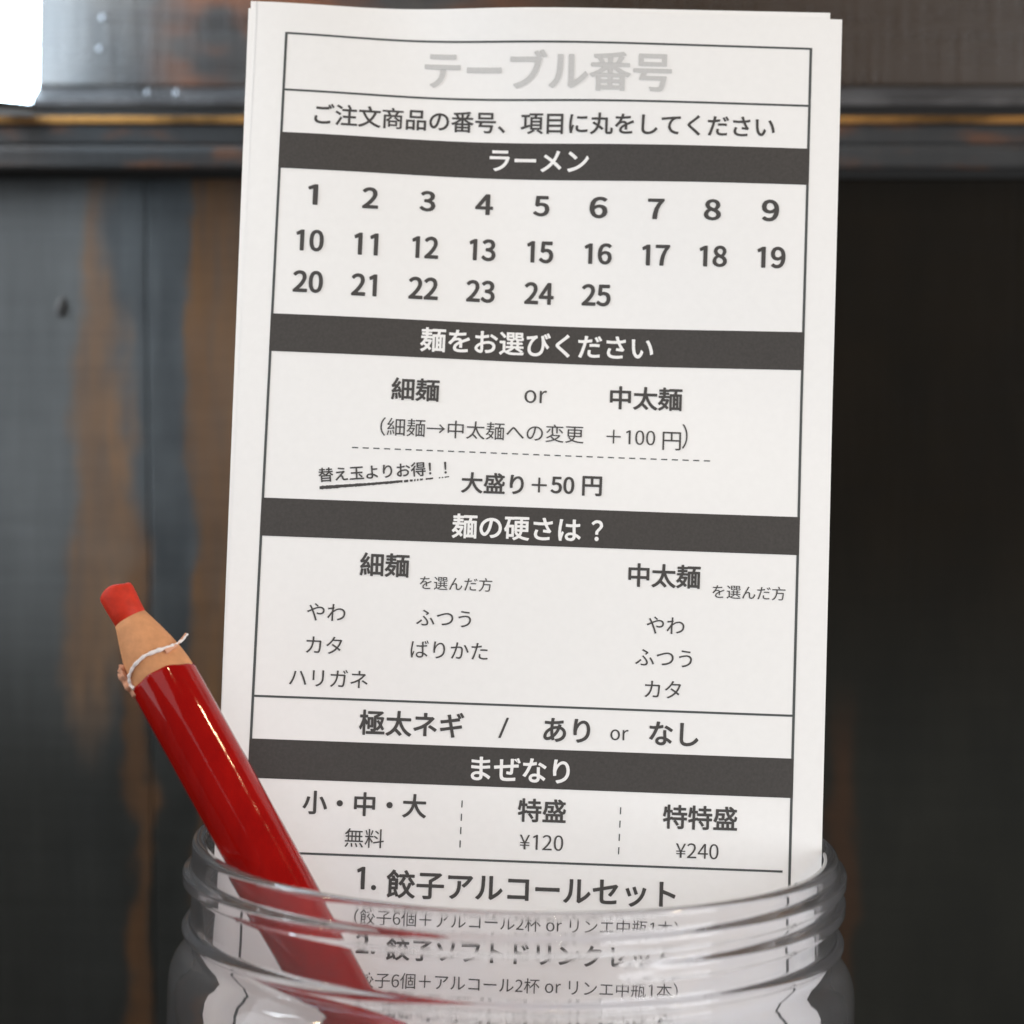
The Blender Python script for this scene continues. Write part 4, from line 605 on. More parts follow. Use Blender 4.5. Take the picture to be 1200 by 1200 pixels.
  '特': '4q2F4l2H4j2M4j4r3C4d3y4d3v4f3t4i3n4K3o4O3r4R4j574j6h4i6i466i456h3T5p3Q5l3N5k3J5l3o5w3l5A3l5E3y6v3F7y3H7C3N7E4a7A4d7y4f7t4b6V4j6V4k814m844p854P854T844W7Y4W6V5n6V5s6T5u6O5u6n6K6n6K6Q6J6R5I6S5F6U5E6X5E7m5G7r5K7t6K7t6K7Z6M836P857g857l837n7Y7n7t8n7t8s7r8u7n8u6Y8t6U8q6S7n6Q7n6n8D6n8I6l8K6h8K5Q8H5L8D5K845J845i8B5i8F5h8I5c8I4M8G4H8C4F844E843i812Y7V2Q7K2K7s2G6N2F6J2J6A3a6B3g6G3j7p3j7r3k7r4E7q4F6g4F6g4E6D4e6X3J6W3F6U3C6z3p6v3o6p3r673T5I4n5H4r5J4v5Y4E5X4F5u4F5q4I5o4N4W4E4W4D4V2J4T2G4Q2F 5v5i7r5i7r5J7q5K5o5K5l5M5j5Q5j6i4X6i4W6h4W5j5n5q5s5o',
  '番': '4i2F4d2H4b2M4b4G4a4H3J4u3F4u3C4w3k4S3j4Y3n523T5e4p5u4T5N525U525V3z5V3t5Y3s623s6p3t6s3w6u4C6v4x6H4h753Y753T783M7v3N7A3S7D5Y7M6W7T7J817O80887E897y877v847t7z7o7Q7j7S7g7T7c7s6v8A6u8D6s8E6p8E608B5W8x5V745V745U7c5O7H5w8d5h8K568N548O508N4W8s4y8n4x814G804F802N7Z2J7U2G7s2G7n2J7l2R4P2R4O2Q4N2J4J2F 4O3q5J3q5J3H5I3I4P3I4O3H 6m3q7m3q7m3H7l3I6n3I6m3H 4O4f5J4f5J4u5I4v4P4v4O4u 6m4f7m4f7m4u7l4v6n4v6m4u 4R545I545I5H5g5k 6m547g546P5k6m5J 5k6v5I6v5I7a4Y77576V 6m6v6L6w716W7c7k7a7l6m7e',
  '盛': '3v2M3q2O3o2S3o3h3q3m3u3o453o453p454E484K4c4L5Y4L5H545x4Y5k4V4H4V4C4Y4v5m4w5r4y5t4C5u565s5b5u5e5D5g614u614p5z4g59454L3T4u3P4t3L4u3n4N3m4Q3n4U3z5c3K5E3Q653S6G3S7m3U7r3Z7t5Z7t5V7Z5X8362856t856y836A7Z6E7t777t6O7J6M7P6P7U77857b867f857C7P7U7z7W7t8u7t8z7r8B7m8B6Y8A6U8v6R856R856Q8a6O8d6M8e6I8d6E7P657p5E7G5o7Q5j7Z5h815i835m885S8b5W8f5X8i5W8E5K8G5H8H5D8D5b8v4S8h4I834E833o8B3o8G3m8I3h8I2S8G2O8B2M 4I3o5c3o5c4b5b4c4I4b 5O3o6i3o6i4b6h4c5O4b 6V3o7p3o7p4b7o4c6V4b 6b4L7w4L7n4P76516U5e6z4Z 5N5i6c5u6z5J6j6e666R4x6Q4x6A5O6A5U6x5V6s5Q5v 736a74697k6r7B6R6M6R6T6t',
  '硬': '5w2E5r2G5a3259365a3a5d3c5N3q653C5P3U5y4p5A4v5J4y5B4A5y4F5y6Q5B6U5F6V6J6V6J7d6I7e5x7e5r7a4I7a4A6z4r635o635s615u5X5u3t5s3p5o3n4o3n4n3m4n314l2X4g2V3T2V3P2X3N323N4G3F4w3B4v3x4w3v4z3i553j593A5A3N663Y6G4579447a3v7a3r7c3p7h3p7G3q7K3s7M3w7N5s7N5v7P5y7Q8B7Q8F7P8I7K8I7l8H7h8E7f7m7d7m6V8u6V8y6U8A6R8A4D8y4A8u4z7i4z7c476Z3H7g3y7G3q8a3j8J3f8M3d8O3a8N348y2H8s2E7T2K7n2S6V336A3d6b2W 4n3Z4U3Z4U404U5q4T5r4n5q 6u446B4i6F4y6E4z684z674y6j4f 69576I576J5s6I5t695s 7m577Y577Y5s7X5t7n5t7m5s 69616J616J6l6I6m6a6m696l 7m617Y617Y6l7X6m7n6m7m6l',
  '細': '5N2K5I2M5G2R5H7J5J7M5N7N8y7M8B7K8C7G8B2R8z2O8w2N832O7Z2S7Z367Y376j376i366i2Q6f2L6b2K 3K2N3m2W3j2Y3i323r3z3z4n3C4r3G4s444n474l484h413x3R2S3O2O 4r2Y4m304k344b4j4d4n4g4p4C4t4G4r4I4n4S394R364O34 5f3c5b3d583h4O4p4P4t4R4w584B554K3Y4z3z4t3w4u3u4x3l4W3n523y593N5q465Q3D5M3z5K3v5L3r5P3j6c3j6g3l6j3u6p3D6B477p4n814p844s854w844U7U4W7R4X7N4x6Y4d6r4w6t4U7b4X7e517f547e5q725t6X5s6S4Q5T585Y5c5X5f5V5v5j5F4N5E4J5C4G5j4y5w3Y5F3s5F3o5B3k 6i3K6O3K6O3L6O566N576i56 7q3K7Z3K7Z3L7Z567Y577q56 4l5d4m5c4U5h4J5K 6i5J6O5J6O5K6O786N796i78 7q5J7Z5J7Z5K7Z787Y797q78',
  '選': '3L2J3G2M3o383n3c3p3f3N3z493M495i485j3y5j3u5l3s5p3s5O3v5T3y5U4E5U4H5T4J5R4K3R4L3Q4W3K4Z3O5z465N4g5N4h4R4h4O4j4M4m4M4J4P4N5M4O5M4P5M585L595559525b505d505z525D565F5M5F5M5X5L5Y5h5Z55654Y6g4W6v4W7K4Y7O527Q6y7Q6B7P6E7K6E6M6D6J6A6G6L6B6M6C6M7K6P7P6S7Q8p7Q8t7O8v7K8v6M8t6I8F6D8I6A8F6h8y668o5Z7F5X7F5F8m5F8q5D8s5z8s5d8p5a8m597G597F587F4O8C4O8E4M8G4J8G4m8E4j8B4h7G4h7G4g7Y468y3J8z3F8x3C8f3r8G3s8L3p8M3l8D2S8z2Q6E2N5M2Q5p2V55334G3i4y3l4u3k4j3e3P2L 6o3n6F3m7H3o813q7z3K6V466T4b6X4g6W4h6z4h6z4c6x4a603K5x3t5R3p 6l4O744O745873596m596l58 6l5F745F74606V656O6f6M6m6K6f6E666u5Z6l5Y 5C6s6d6s6h6u6j6G5v6G5u6F5v6u 7t6s8a6t8d6F8c6G7l6G7k6F7l6t 4s6v4o6x3Z703t7w3t7z3v7C3R7S3U7S3X7Q4t7o4T6T4T6Q4R6N4v6w 5u7a667a667l657m5v7m5u7l 7k7a7X7a7X7l7W7m7l7m7k7l',
  '餃': '5P2F5K2H5r335d2W572X55304Y3j432V3I2J3E2K3B2M3p3c3p3g3r3j3D3s3G3E3G6h3A6f3v6h3i6H3h6L3j6P3D753W7o4c7I4q844u874y874X7Y4Z7S4V7J5l7n5D725E735F7d5H7g5K7h6T7h6C7N6B7R6E7W738779847x7p7y7l7x7h8y7h8C7f8E7c8E6L8B6G8x6F7W6F7W6E8K5y8L5s8I5o8k588e5a845o835o7P4K7x4a7K3V833E8o3q8M3d8O398N348u2I8r2G8n2G7Z2T7E377k3q783E6W3q6C386g2T 5C3g5T3o6e3D6x3V6K4a6s4J6e5i6d5i65575Z565C5n5z5s5A5x60646k6E6j6F5K6F5G6H5E6L5p6w5j6v5g6x4W6U4B7e4n6X4D724I714L6Y4Y6s5o6s5s6q5u6n5u4q5s4m5p4k5c4k5c4j5t3G 4i3E4N3P4E4b4F4f4K4j4J4k4i4j 784L7i547v5G7B5I7T5E7n6p7n6t7p6w7C6E7C6F6L6F6L6E6V6A6X6x6X6t6t5E6D5G6J5D6X54 4i4S4S4S4S584R594j594i58 4i5H4S5H4S5T4R5U4j5U4i5T 3S6s4k6s4d6L',
  '麺': '3G2F3B2H3k323j363k3a3n3c3Z3w4g3I4p3S3X4e3H3X3B3W3y3Y3h4j3g4n3h4q3z4I3O51475B475C3w5C3s5D3p5I3p653r693v6b4n6b4n6m4m6n3F6n3B6o3y6t3y6O3A6T3E6V4n6V4n734m743B743x753u7b3u7x3w7B3B7D4n7D4n804q844u854S854X834Z7Z4Z7D5K7D5L7J5R7M8D7M8I7K8K7F8K7g8I7c8D7a7D7a7w6C7w6B8x6B8B6z8D6w8D2N8B2I8w2G892G852K842U832V6q2V6p2U6p2K6l2G5Y2F5T2H5R2M5R5D5Q5D5M5C4N5C4I5r4I5q5m5q5s5r5J5j5M5g5N5b5x4s5f3W5E3t5F3p5E3l5m335g315c334R3t4n323K2G 6p3x6C3x6C3y6C5Z6B606p5Z 793x7m3x7m3y7m3Y7l3Z793Y 7S3x843x843y845Z83607S5Z 4L4l4M4k4W4A524R4p4R4h4F4l4E 794y7m4y7m4z7m507l517950 795z7m5z7m5Z7l60795Z 5Q6a5R6a5R6v5S6y5V6A6S6B6Z7a5P7a5N765J744Z734Z6V5D6V5H6U5K6P5K6u5I6p5E6n506n4Z6m4Z6b5M6b',
  '？': '4z354n384e3e473o463z473L4e3V4n414z444L414U3V503M533z503n4U3e4L38 4k4u4g4v4d4z4c4P4e534i5e4y5A54665c6l5d6s5b6G556Q4U6W4D6Z4q6X4d6T406K3M6x3H6w3D6y3l6Q3j6T3j6X3l703B7f3U7s4h7B4G7D5c7z5B7k5Q6Y5W6v5V6g5K5T5c5k4Z544V4V4T4N4U4A4S4w4N4u',
 },
 9: {
  '0': '4N304m354b3b3R3s3J3D3x443s4l3n4Y3n5F3s6h3x6y3J6Z3S7c4c7r4o7x4N7A5c7x5o7r5I7c5R70636y696h6e5D6e4X694k63445S3D5I3q5o3a5c34 4K3J4N3I4Y3L5a3W5f435o4z5r5j5o635f6z5b6F526O4Y6Q4N6T4y6O4r6G4m6z4d63495j4d4z4m434r3W4z3N',
  '1': '4K354E374B3e4B6y4A6z466k406k3X6l3V6p3N6T3P6X3R6Z4N7v5i7w5o7t5q7n5q3d5o385j35',
  '2': '3t353n373k3c3k3x3l3B4d4q4M57585I5b5S5e6d5b6v546H4T6P4C6S4p6Q4d6L426C3R6r3L6p3F6r3l6K3j6O3k6T3m6X3C7c3U7o4g7x4G7A5e7u5o7p5E7e5R6W5W6L626g61605T5y5y4T524d4D3O4W3P683O6c3M6e3H6d3b6a376535',
  '3': '4I304n323X393C3k3h3D3f3J3h3P3y493D4c3K4a403X4e3O4t3K4F3J4Z3M5c3U5k465n4m5k4C5a4P4O4Y4b534755455a455B485H4d5J4K5M525V5b665e6n5b6A566J4U6Q4G6S4t6Q4h6M3U6v3O6t3I6w3r6R3p6V3q703s743I7g407r4k7y4H7A5e7v5D7i5R745W6U626B636q5Z615O5G5z5s5v5q5U57664M6c4l6b48643M5Y3C5L3m5h36',
  '4': '59355337503d504d4Z4e3j4e3f4g3c4l3c4J3e4N4X7t537w5E7w5K7t5M7n5M4V6c4V6i4S6k4N6k4m6i4h6d4e5M4d5M3e5K385E35 494V504V506e',
  '5': '4I304n323X393D3k3h3A3e3F3e3J3g3N3x483D4b3J493Z3X4d3O4s3K4E3J4W3M5a3W5k4c5o4z5k4U5d594Z5i4G5m4n5i43583Z573U593B5m3z5s3I7p3L7u3R7w5T7w5Y7t607n606U5Y6Q5V6N5R6M4s6M4r6L4n5Y4t604P625k5X5F5N5O5G615o665d6c4N6d4z6c4l653V5Z3J5L3q5B3i5g374U31',
  '6': '4V304w344j393Y3p3P3A3B403v4h3p4R3p5d3q5B3w6h3D6z3T71447d4r7s4E7x547A5p7y5I7s5W7j6a776c726b6X5R6A5M6y5H6z5o6O5f6R566S4S6Q4L6N4y6E4t6y4l6g4h654e5G4p5N4G5T4Y5W5u5Q5M5G5V5y665i6a576g4w6g4j693U653J5R3p5s375731 4S3J4V3I583L5i3U5q4a5u4v5r4P5k54595e4T5h4J5f4x5a4l514c4Q4h4n4r3Z4E3N',
  '7': '4l354e384c3f4i4k4v5h4S6a5f6M3s6N3o6P3m6U3n7q3q7u3v7w697v6d7t6f7p6e70606F5D665i5e574k513b4Z374U35',
  '8': '4O304e373L3m3y3A3s3K3m443l4g3o4z3x4V3L5e415q3R5z3H5P3z693x6o3E6S3U7e3X7h4k7u4P7A5l7u5I7g5L7d606P666m65665W5L5M5u5C5l5R5a654S6e4w6f45683K5Q3m5o37 4K3H4P3G563J5h3P5q415t4f5q4r5g4G4Z4S4y544o4W4e4L484x454j49444i3S4w3K 515F545E5a5L5h5W5l675n6j5k6y5d6K536R4O6U4C6S4r6K4k6A4i6n4k6d4t5Z4I5O',
  '9': '4y304d323T393F3i3r3u3p3z3q3E3K413P433V414d3N4n3K4x3J4K3L4R3O533X57415g4l5k4w5n4V5c4O4V4I4D4E454K3N4V3G523u5j3p5v3k663l6k3r6H3x6T3I7a3R7i497t4t7A4F7A547x5h7s5C7d5M72606D666n6c5O6c55644m5Y445I3A5y3p5b394Y34 4D5l4H5k4S5m535r5g5B5p5M5k6f5b6C4X6P4F6T4s6Q4h6G4a6r4766495M4g5x4r5n',
 },
}
WIDTH = {'(': 118, ')': 118, '.': 97, '/': 137, '0': 194, '1': 194, '2': 194, '3': 194, '4': 194, '5': 194, '6': 194, '7': 194, '8': 194, '9': 194, 'o': 212, 'r': 136, '¥': 194}
def loops_of(ch, weight):
    out = []
    for s in GLYPHS[weight][ch].split():
        n = [B62.index(s[i])*62+B62.index(s[i+1])-200 for i in range(0, len(s), 2)]
        out.append(list(zip(n[0::2], n[1::2])))
    return out
def printed(name, text, u, v, sx, sy, weight, mat, parent, angle=0.0, h=HT):
    """text with its pen origin at (u, v) mm on the slip; sx, sy in mm per unit; weight is the pen weight"""
    cu = bpy.data.curves.new(name, 'CURVE'); cu.dimensions = '2D'; cu.fill_mode = 'BOTH'
    x = 0
    for ch in text:
        if ch == ' ': x += 90; continue
        for lp in loops_of(ch, weight):
            sp = cu.splines.new('POLY'); sp.points.add(len(lp)-1)
            for p, (a, b) in zip(sp.points, lp): p.co = ((a+x)/350, b/350, 0, 1)
            sp.use_cyclic_u = True
        x += WIDTH.get(ch, 350)
    tmp = bpy.data.objects.new(name, cu); COL.objects.link(tmp)
    dg = bpy.context.evaluated_depsgraph_get(); dg.update()
    me = bpy.data.meshes.new_from_object(tmp.evaluated_get(dg))
    bpy.data.objects.remove(tmp); bpy.data.curves.remove(cu)
    ca, sa = math.cos(angle), math.sin(angle)
    loc = Vector(slip.location)
    for vt in me.vertices:
        a, b = vt.co.x*350*sx, -vt.co.y*350*sy
        vt.co = on_paper(u+a*ca-b*sa, v+a*sa+b*ca, h)-loc
    me.materials.clear()
    return link(name, me, mat, parent)
# text, u, v, sx, sy, weight, ink, angle
TEXT = [
 ('テーブル番号', 18.456, 6.089, 0.01631, 0.01631, 7, 'pale', 0.0000),
 ('ご注文商品の番号、項目に丸をしてください', 3.903, 12.317, 0.00898, 0.00898, 5, 'ink', 0.0000),
 ('ラーメン', 27.788, 17.623, 0.01005, 0.01005, 7, 'white1', 0.0000),
 ('1', 3.541, 23.736, 0.01326, 0.01041, 9, 'ink', 0.0000),
 ('2', 11.269, 23.853, 0.01188, 0.01065, 9, 'ink', 0.0000),
 ('3', 19.032, 23.768, 0.01160, 0.01017, 9, 'ink', 0.0000),
 ('4', 26.578, 23.885, 0.01235, 0.01055, 9, 'ink', 0.0000),
 ('5', 34.378, 23.773, 0.01185, 0.01011, 9, 'ink', 0.0000),
 ('6', 41.842, 23.887, 0.01365, 0.01038, 9, 'ink', 0.0000),
 ('7', 49.709, 23.962, 0.01255, 0.01014, 9, 'ink', 0.0000),
 ('8', 57.280, 23.972, 0.01270, 0.01022, 9, 'ink', 0.0000),
 ('9', 65.033, 23.928, 0.01303, 0.01053, 9, 'ink', 0.0000),
 ('10', 2.331, 30.125, 0.01077, 0.01057, 9, 'ink', 0.0000),
 ('11', 10.120, 30.328, 0.01096, 0.01117, 9, 'ink', 0.0000),
 ('12', 17.911, 30.355, 0.01035, 0.01106, 9, 'ink', 0.0000),
 ('13', 25.621, 30.255, 0.01038, 0.01086, 9, 'ink', 0.0000),
 ('15', 33.389, 30.224, 0.01037, 0.01086, 9, 'ink', 0.0000),
 ('16', 41.153, 30.179, 0.01059, 0.01026, 9, 'ink', 0.0000),
 ('17', 48.889, 30.262, 0.01078, 0.01034, 9, 'ink', 0.0000),
 ('18', 56.582, 30.286, 0.01069, 0.01029, 9, 'ink', 0.0000),
 ('19', 64.322, 30.305, 0.01096, 0.01041, 9, 'ink', 0.0000),
 ('20', 2.517, 35.835, 0.01069, 0.01073, 9, 'ink', 0.0000),
 ('21', 10.347, 35.980, 0.01053, 0.01108, 9, 'ink', 0.0000),
 ('22', 18.036, 36.050, 0.01054, 0.01113, 9, 'ink', 0.0000),
 ('23', 25.780, 36.030, 0.01025, 0.01091, 9, 'ink', 0.0000),
 ('24', 33.594, 35.974, 0.01033, 0.01098, 9, 'ink', 0.0000),
 ('25', 41.304, 35.903, 0.01040, 0.01070, 9, 'ink', 0.0000),
 ('麺をお選びください', 19.935, 42.962, 0.00999, 0.00999, 7, 'white2', 0.0000),
 ('細麺', 16.356, 49.839, 0.00932, 0.00932, 7, 'ink', 0.0000),
 ('or', 34.027, 49.709, 0.00900, 0.00900, 0, 'ink', 0.0000),
 ('中太麺', 45.355, 49.795, 0.00953, 0.00953, 7, 'ink', 0.0000),
 ('（細麺→中太麺への変更', 13.334, 54.829, 0.00754, 0.00754, 0, 'ink', 0.0000),
 ('＋100', 44.974, 54.906, 0.00748, 0.00748, 0, 'ink', 0.0000),
 ('円', 52.551, 55.291, 0.00845, 0.00845, 0, 'ink', 0.0000),
 ('）', 55.305, 54.919, 0.00774, 0.01019, 0, 'ink', 0.0000),
 ('替え玉よりお得！！', 7.266, 61.548, 0.00587, 0.00587, 5, 'tilt', -0.0996),
 ('大盛り', 26.191, 62.122, 0.00850, 0.00850, 7, 'ink', 0.0000),
 ('＋', 35.271, 61.966, 0.00764, 0.00764, 5, 'ink', 0.0000),
 ('50', 38.119, 61.928, 0.00834, 0.00834, 7, 'ink', 0.0000),
 ('円', 42.120, 61.872, 0.00864, 0.00864, 7, 'ink', 0.0000),
 ('麺の硬さは', 25.230, 68.187, 0.00985, 0.00985, 7, 'white3', 0.0000),
 ('？', 43.697, 68.165, 0.00936, 0.01006, 7, 'white3', 0.0000),
 ('細麺', 13.270, 73.742, 0.00948, 0.00948, 7, 'ink', 0.0000),
 ('を選んだ方', 21.130, 75.401, 0.00565, 0.00565, 0, 'ink', 0.0000),
 ('やわ', 6.441, 80.090, 0.00774, 0.00774, 0, 'ink', 0.0000),
 ('ふつう', 20.952, 80.280, 0.00747, 0.00747, 0, 'ink', 0.0000),
 ('中太麺', 48.589, 73.820, 0.00940, 0.00940, 7, 'ink', 0.0000),
 ('を選んだ方', 59.832, 75.135, 0.00568, 0.00568, 0, 'ink', 0.0000),
 ('カタ', 6.382, 84.471, 0.00770, 0.00770, 0, 'ink', 0.0000),
 ('ばりかた', 20.265, 84.522, 0.00760, 0.00760, 0, 'ink', 0.0000),
 ('ハリガネ', 4.461, 88.833, 0.00768, 0.00768, 0, 'ink', 0.0000),
 ('やわ', 51.330, 80.160, 0.00758, 0.00758, 0, 'ink', 0.0000),
 ('ふつう', 50.015, 84.493, 0.00771, 0.00771, 0, 'ink', 0.0000),
 ('カタ', 51.189, 88.681, 0.00772, 0.00772, 0, 'ink', 0.0000),
 ('極太ネギ', 14.124, 94.760, 0.00994, 0.00994, 7, 'ink', 0.0000),
 ('/', 32.507, 94.315, 0.00933, 0.00768, 5, 'ink', 0.0000),
 ('あり', 38.073, 94.834, 0.01016, 0.01016, 7, 'ink', 0.0000),
 ('or', 47.059, 94.536, 0.00711, 0.00711, 0, 'ink', 0.0000),
 ('なし', 52.025, 94.763, 0.01002, 0.01002, 7, 'ink', 0.0000),
 ('まぜなり', 28.495, 100.274, 0.01013, 0.01013, 7, 'white4', 0.0000),
 ('小・中・大', 7.176, 105.417, 0.00933, 0.00933, 7, 'ink', 0.0000),
 ('無料', 12.807, 109.627, 0.00764, 0.00764, 0, 'ink', 0.0000),
 ('特盛', 35.361, 105.394, 0.00921, 0.00921, 7, 'ink', 0.0000),
 ('¥120', 35.740, 109.285, 0.00758, 0.00758, 0, 'ink', 0.0000),
 ('特特盛', 54.350, 105.560, 0.00940, 0.00940, 7, 'ink', 0.0000),
 ('¥240', 56.160, 109.609, 0.00742, 0.00742, 0, 'ink', 0.0000),
 ('1.', 14.351, 115.202, 0.01085, 0.01085, 7, 'ink', 0.0000),
 ('餃子アルコールセット', 18.624, 115.862, 0.01093, 0.01093, 7, 'ink', 0.0000),
 ('（餃子6個＋アルコール2杯 or リンエ中瓶1本）', 13.144, 119.557, 0.00610, 0.00610, 0, 'ink', 0.0000),
 ('2.', 14.946, 123.349, 0.00960, 0.00960, 7, 'ink', 0.0000),
 ('餃子ソフトドリンクセット', 18.886, 123.892, 0.00904, 0.00904, 7, 'ink', 0.0000),
 ('（餃子6個＋アルコール2杯 or リンエ中瓶1本）', 13.401, 127.590, 0.00608, 0.00608, 0, 'ink', 0.0000),
 ('3.', 15.231, 131.234, 0.00943, 0.00943, 7, 'ink', 0.0000),
 ('餃子アルコールセット', 19.121, 132.145, 0.01087, 0.01087, 7, 'ink', 0.0000),
]
for s, u, v, sx, sy, w, kind, ang in TEXT:
    if kind.startswith('white'):
        printed('header_lettering', s, u, v, sx, sy, w, PAPER, bands[int(kind[5:])-1], ang, HT+.01)
    else:
        nm = 'printed_number' if s.isdigit() else 'printed_text'
        printed(nm, s, u, v, sx, sy, w, PALE if kind == 'pale' else INK, slip, ang)

# ------------------------------------------------------------------ the clear jar
def jar_mesh():
    H = 70.0                                   # mm, z of the rim
    NTH = 288
    outer = [(0, 41.2), (.08, 41.6), (.28, 41.88), (.6, 41.99), (.75, 42.0), (.9, 42.0), (1.05, 42.0)]
    d = 1.2
    while d < 10.6:
        outer.append((d, 42.0)); d += .17
    outer += [(10.75, 42.05), (10.95, 42.5), (11.15, 42.95), (11.45, 43.15), (11.8, 43.15), (12.05, 42.9), (12.3, 42.3), (12.6, 41.75), (13.0, 41.5), (13.5, 41.6),
              (14.0, 42.1), (14.5, 42.8), (15.1, 43.5), (15.9, 44.1), (16.9, 44.5), (18.2, 44.75), (20, 44.85), (30, 44.9), (45, 44.9), (60, 44.8), (65, 44.5), (67.5, 43.6), (69.2, 41.8), (70, 39.5), (70, 30), (69.2, 26), (69, 0)]
    inner = [(.06, 40.5), (.22, 40.25), (.5, 40.11), (.62, 40.1), (.75, 40.1), (1.0, 40.1), (4, 40.1), (8, 40.1), (11, 40.1), (12.4, 40.1), (13.2, 40.15), (14.0, 40.5), (14.8, 41.2), (15.6, 41.9), (16.6, 42.6), (17.8, 43.1), (19.5, 43.4), (22, 43.5), (30, 43.5), (45, 43.5), (60, 43.4), (64, 43.1), (66.3, 42.0), (67.8, 40.0), (68.2, 37), (68.0, 30), (67.6, 20), (67.6, 0)]
    pitch = 3.55
    def thread(d, th):
        # th in radians from the right; the thread starts at the front, low, and climbs to the right
        r = 0.0
        for k in range(-1, 4):
            ph = (th+math.pi/2+R(-18)) % (2*math.pi)+2*math.pi*k      # angle run since the start
            tot = 2*math.pi*1.62
            if ph < 0 or ph > tot: continue
            c = 7.35-pitch*ph/(2*math.pi)
            fade = min(1, ph/.22, (tot-ph)/.35)
            e = abs(d-c)
            if e < 1.45:
                q = min(1.0, (1.45-e)/.85)
                r = max(r, 1.15*fade*(q*q*(3-2*q)))
        return r
    bm = bmesh.new()
    def ring(d, rad, thr):
        vs = []
        for i in range(NTH):
            th = 2*math.pi*i/NTH
            r = rad+(thread(d, th) if thr else 0)
            vs.append(bm.verts.new((r*math.cos(th)*MM, r*math.sin(th)*MM, (H-d)*MM)))
        return vs
    def skin(rs, flip):
        for a, b in zip(rs[:-1], rs[1:]):
            for i in range(NTH):
                j = (i+1) % NTH
                f = (a[i], b[i], b[j], a[j])
                bm.faces.new(f[::-1] if flip else f)
    ro = [ring(d, r, .8 < d < 10.7) for d, r in outer if r > 0]
    ri = [ring(d, r, False) for d, r in inner if r > 0]
    skin(ro, False); skin(ri, True); skin([ri[0], ro[0]], False)
    c0 = bm.verts.new((0, 0, (H-outer[-1][0])*MM)); c1 = bm.verts.new((0, 0, (H-inner[-1][0])*MM))
    for i in range(NTH):
        j = (i+1) % NTH
        bm.faces.new((ro[-1][i], c0, ro[-1][j])); bm.faces.new((ri[-1][j], c1, ri[-1][i]))
    return bm
jar = obj('jar', jar_mesh(), PET, None, True)
tag(jar, 'clear plastic screw-neck jar holding the order slips and the red pencil', 'jar')

# ------------------------------------------------------------------ the red paper-wrapped pencil
TIP = Vector((-0.05246242, -0.0032, 0.10208152)); RIMP = Vector((-0.03186886, -0.0125, 0.06924205))
ax = (RIMP-TIP).normalized()
plen = (0.0070-TIP.z)/ax.z
pen = thing('red_pencil', 'thick red grease pencil leaning in the jar, blunt lead up, its paper wrap peeled', 'pencil', tuple(TIP+ax*plen))
# frame along the axis: s from the tip down; e1 to the right of the picture, e2 towards the viewer
e1 = (Vector((1, 0, 0))-ax*ax.x).normalized(); e2 = e1.cross(ax)
if e2.y > 0: e2 = -e2
PB = Vector(pen.location)
def pp(s, r, a):
    return TIP+ax*(s*MM)+(e1*math.cos(a)+e2*math.sin(a))*(r*MM)-PB
def turned(rows, n=72, cap0=True, cap1=True):
    """rows of (function of angle -> (s, r))"""
    bm = bmesh.new(); rs = []
    for f in rows:
        vs = []
        for i in range(n):
            a = 2*math.pi*i/n; s, r = f(a); vs.append(bm.verts.new(pp(s, r, a)))
        rs.append(vs)
    for a, b in zip(rs[:-1], rs[1:]):
        for i in range(n):
            j = (i+1) % n; bm.faces.new((a[i], a[j], b[j], b[i]))
    if cap0: bm.faces.new(rs[0][::-1])
    if cap1: bm.faces.new(rs[-1])
    return bm
K = lambda s, r: (lambda a: (s, r))
LEN = plen*1000
def tear(a): return 12.9+.45*math.sin(a*2+.6)+.22*math.sin(a*3+1.0)+.06*math.sin(a*9)
rb = 4.40
def bodyrow(ds, r): return lambda a: (tear(a)+ds, r*(1+.004*math.sin(a*3)))
rows = [bodyrow(0, 4.05), bodyrow(0, 4.24), bodyrow(.12, 4.35), bodyrow(.35, rb)]
for k in range(1, 25):
    s = 15.5+(LEN-16.2)*k/24
    rows.append((lambda s: lambda a: (s, rb*(1+.003*math.sin(s*.5+a*2))))(s))
rows += [K(LEN-.3, rb), K(LEN, rb-.35)]
obj('pencil_body', turned(rows), RED, pen, True)
# rolled tan paper, flaring from the lead to the wrap
rows = [K(4.35, 1.9), K(4.45, 2.18), K(5.4, 2.48), K(7, 2.98), K(9, 3.54), K(11, 3.96), K(12.4, 4.15), K(14.6, 4.24), K(15.2, 3.9)]
obj('paper_cone', turned(rows), KRAFT, pen, True)
def wax(s, r, w): return lambda a: (s+w*math.sin(a*2+.8)+.5*w*math.sin(a*3), r*(1+.02*math.sin(a*3+1)))
rows = [wax(.42, .25, 0), wax(.20, .9, .07), wax(-.02, 1.55, .14), wax(.0, 1.95, .18), wax(.22, 2.2, .12), wax(.7, 2.29, .06), wax(1.6, 2.27, 0), K(3.0, 2.20), K(4.4, 2.14), K(4.8, 1.9)]
obj('lead', turned(rows), LEAD, pen, True)
def tube(pts, rad, name, mat, seg=8):
    bm = bmesh.new(); P = [Vector(p) for p in pts]; prev = None; first = None
    for i, p in enumerate(P):
        t = (P[min(i+1, len(P)-1)]-P[max(i-1, 0)]).normalized()
        n = t.orthogonal().normalized() if i == 0 else (n-t*n.dot(t)).normalized()
        b = t.cross(n); rr = rad(i/(len(P)-1))*MM
        q = [bm.verts.new(p+(n*math.cos(2*math.pi*k/seg)+b*math.sin(2*math.pi*k/seg))*rr) for k in range(seg)]
        if prev:
            for k in range(seg): bm.faces.new((prev[k], prev[(k+1) % seg], q[(k+1) % seg], q[k]))
        else: first = q
        prev = q
    bm.faces.new(first[::-1]); bm.faces.new(prev)
    return obj(name, bm, mat, pen, True)
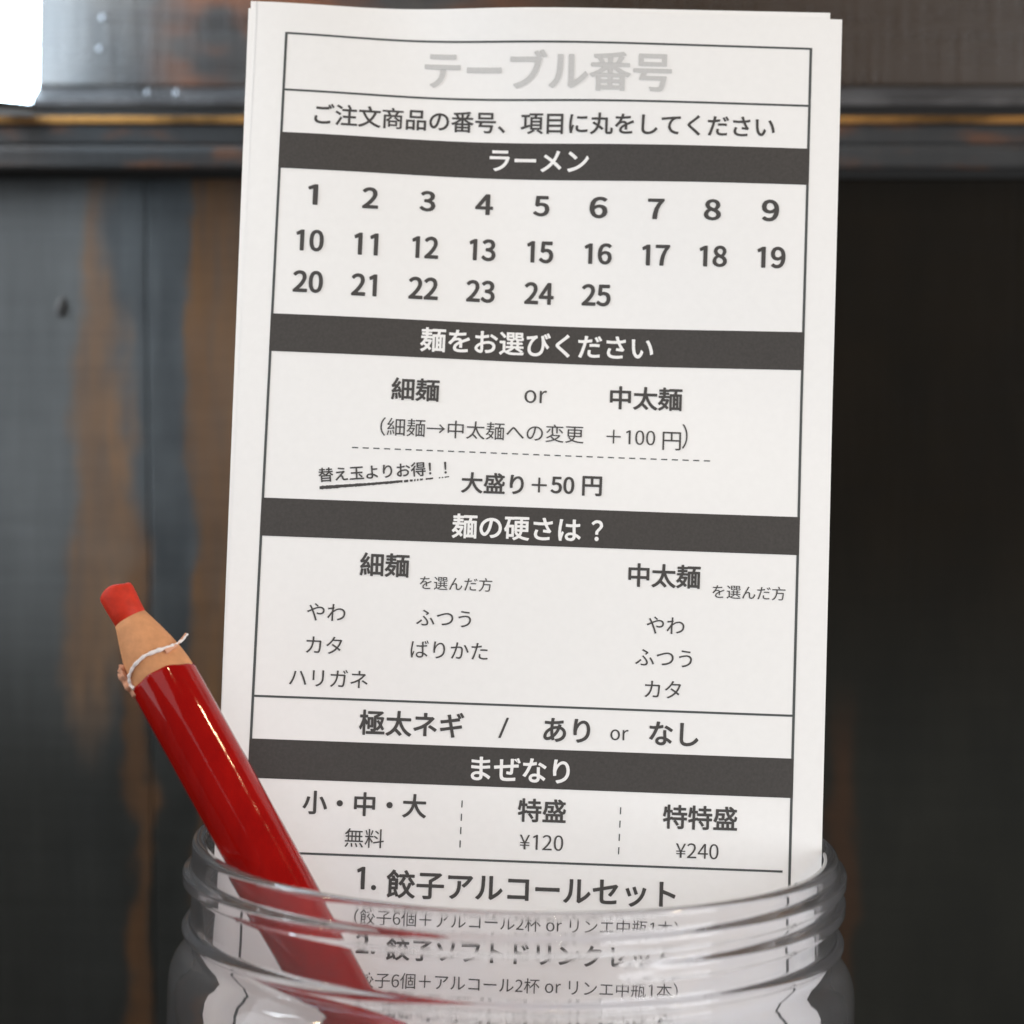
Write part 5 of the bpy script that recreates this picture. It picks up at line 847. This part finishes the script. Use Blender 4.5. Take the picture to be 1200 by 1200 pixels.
def coner(s):
    
    for (s0, r0), (s1, r1) in zip(((0, 2.0), (5.4, 2.48), (7, 2.98), (9, 3.54), (11, 3.96), (12.4, 4.15)), ((5.4, 2.48), (7, 2.98), (9, 3.54), (11, 3.96), (12.4, 4.15), (16, 4.3))):
        if s <= s1: return r0+(r1-r0)*(s-s0)/(s1-s0)
    return 4.3
# peel thread: angle measured from picture right (0) over the front (90) to the left (180)
def ppath(keys, n=60):
    out = []
    for i in range(n+1):
        t = i/n*(len(keys)-1); k = min(int(t), len(keys)-2); f = t-k; f = f*f*(3-2*f)*.5+f*.5
        s, a, l = [keys[k][c]*(1-f)+keys[k+1][c]*f for c in range(3)]
        out.append(pp(s, coner(s)+l, R(a)))
    return out
rn = random.Random(9)
tube(ppath([(12.9, 150, .2), (12.1, 156, .30), (11.2, 148, .28), (10.5, 127, .20), (10.15, 100, .22), (10.35, 74, .22), (10.6, 50, .25), (10.6, 34, .4), (10.35, 18, .9), (9.9, 10, 1.8)], 90),
     lambda t: (.22+.10*math.exp(-((t-.62)/.2)**2))*(1-.35*t)*(1+.16*math.sin(t*90)+.1*math.sin(t*37)), 'peel_thread', THREAD)
tube(ppath([(10.9, 62, .12), (10.8, 46, .25), (10.7, 34, .4), (10.3, 20, .8), (9.7, 11, 1.7)], 24), lambda t: .34*(1-.75*t)*(1+.2*math.sin(t*19)), 'torn_flap', TORN)
# crumpled tear at the left of the wrap
bm = bmesh.new()
for (s, a, l, sz, q) in ((10.2, 178, .35, .95, .9), (11.3, 174, .45, 1.25, .8), (12.6, 167, .15, 1.05, .7)):
    c = pp(s, coner(s)+l-.15, R(a))
    r_ = bmesh.ops.create_icosphere(bm, subdivisions=4, radius=1.0)
    for v in r_['verts']:
        p = Vector(v.co)
        k = 1+.20*math.sin(p.x*4.1+s*3)*math.sin(p.z*5.3+a)+.13*math.sin(p.y*8+p.z*7+s)+.06*math.sin(p.x*17+p.z*13)
        p *= k*sz*MM
        n_ = e1*math.cos(R(a))+e2*math.sin(R(a))
        p -= n_*(p.dot(n_)*(1-q*.62))
        p += ax*(p.dot(ax)*.25)
        v.co = p+c
obj('torn_curl', bm, TORN, pen, True)
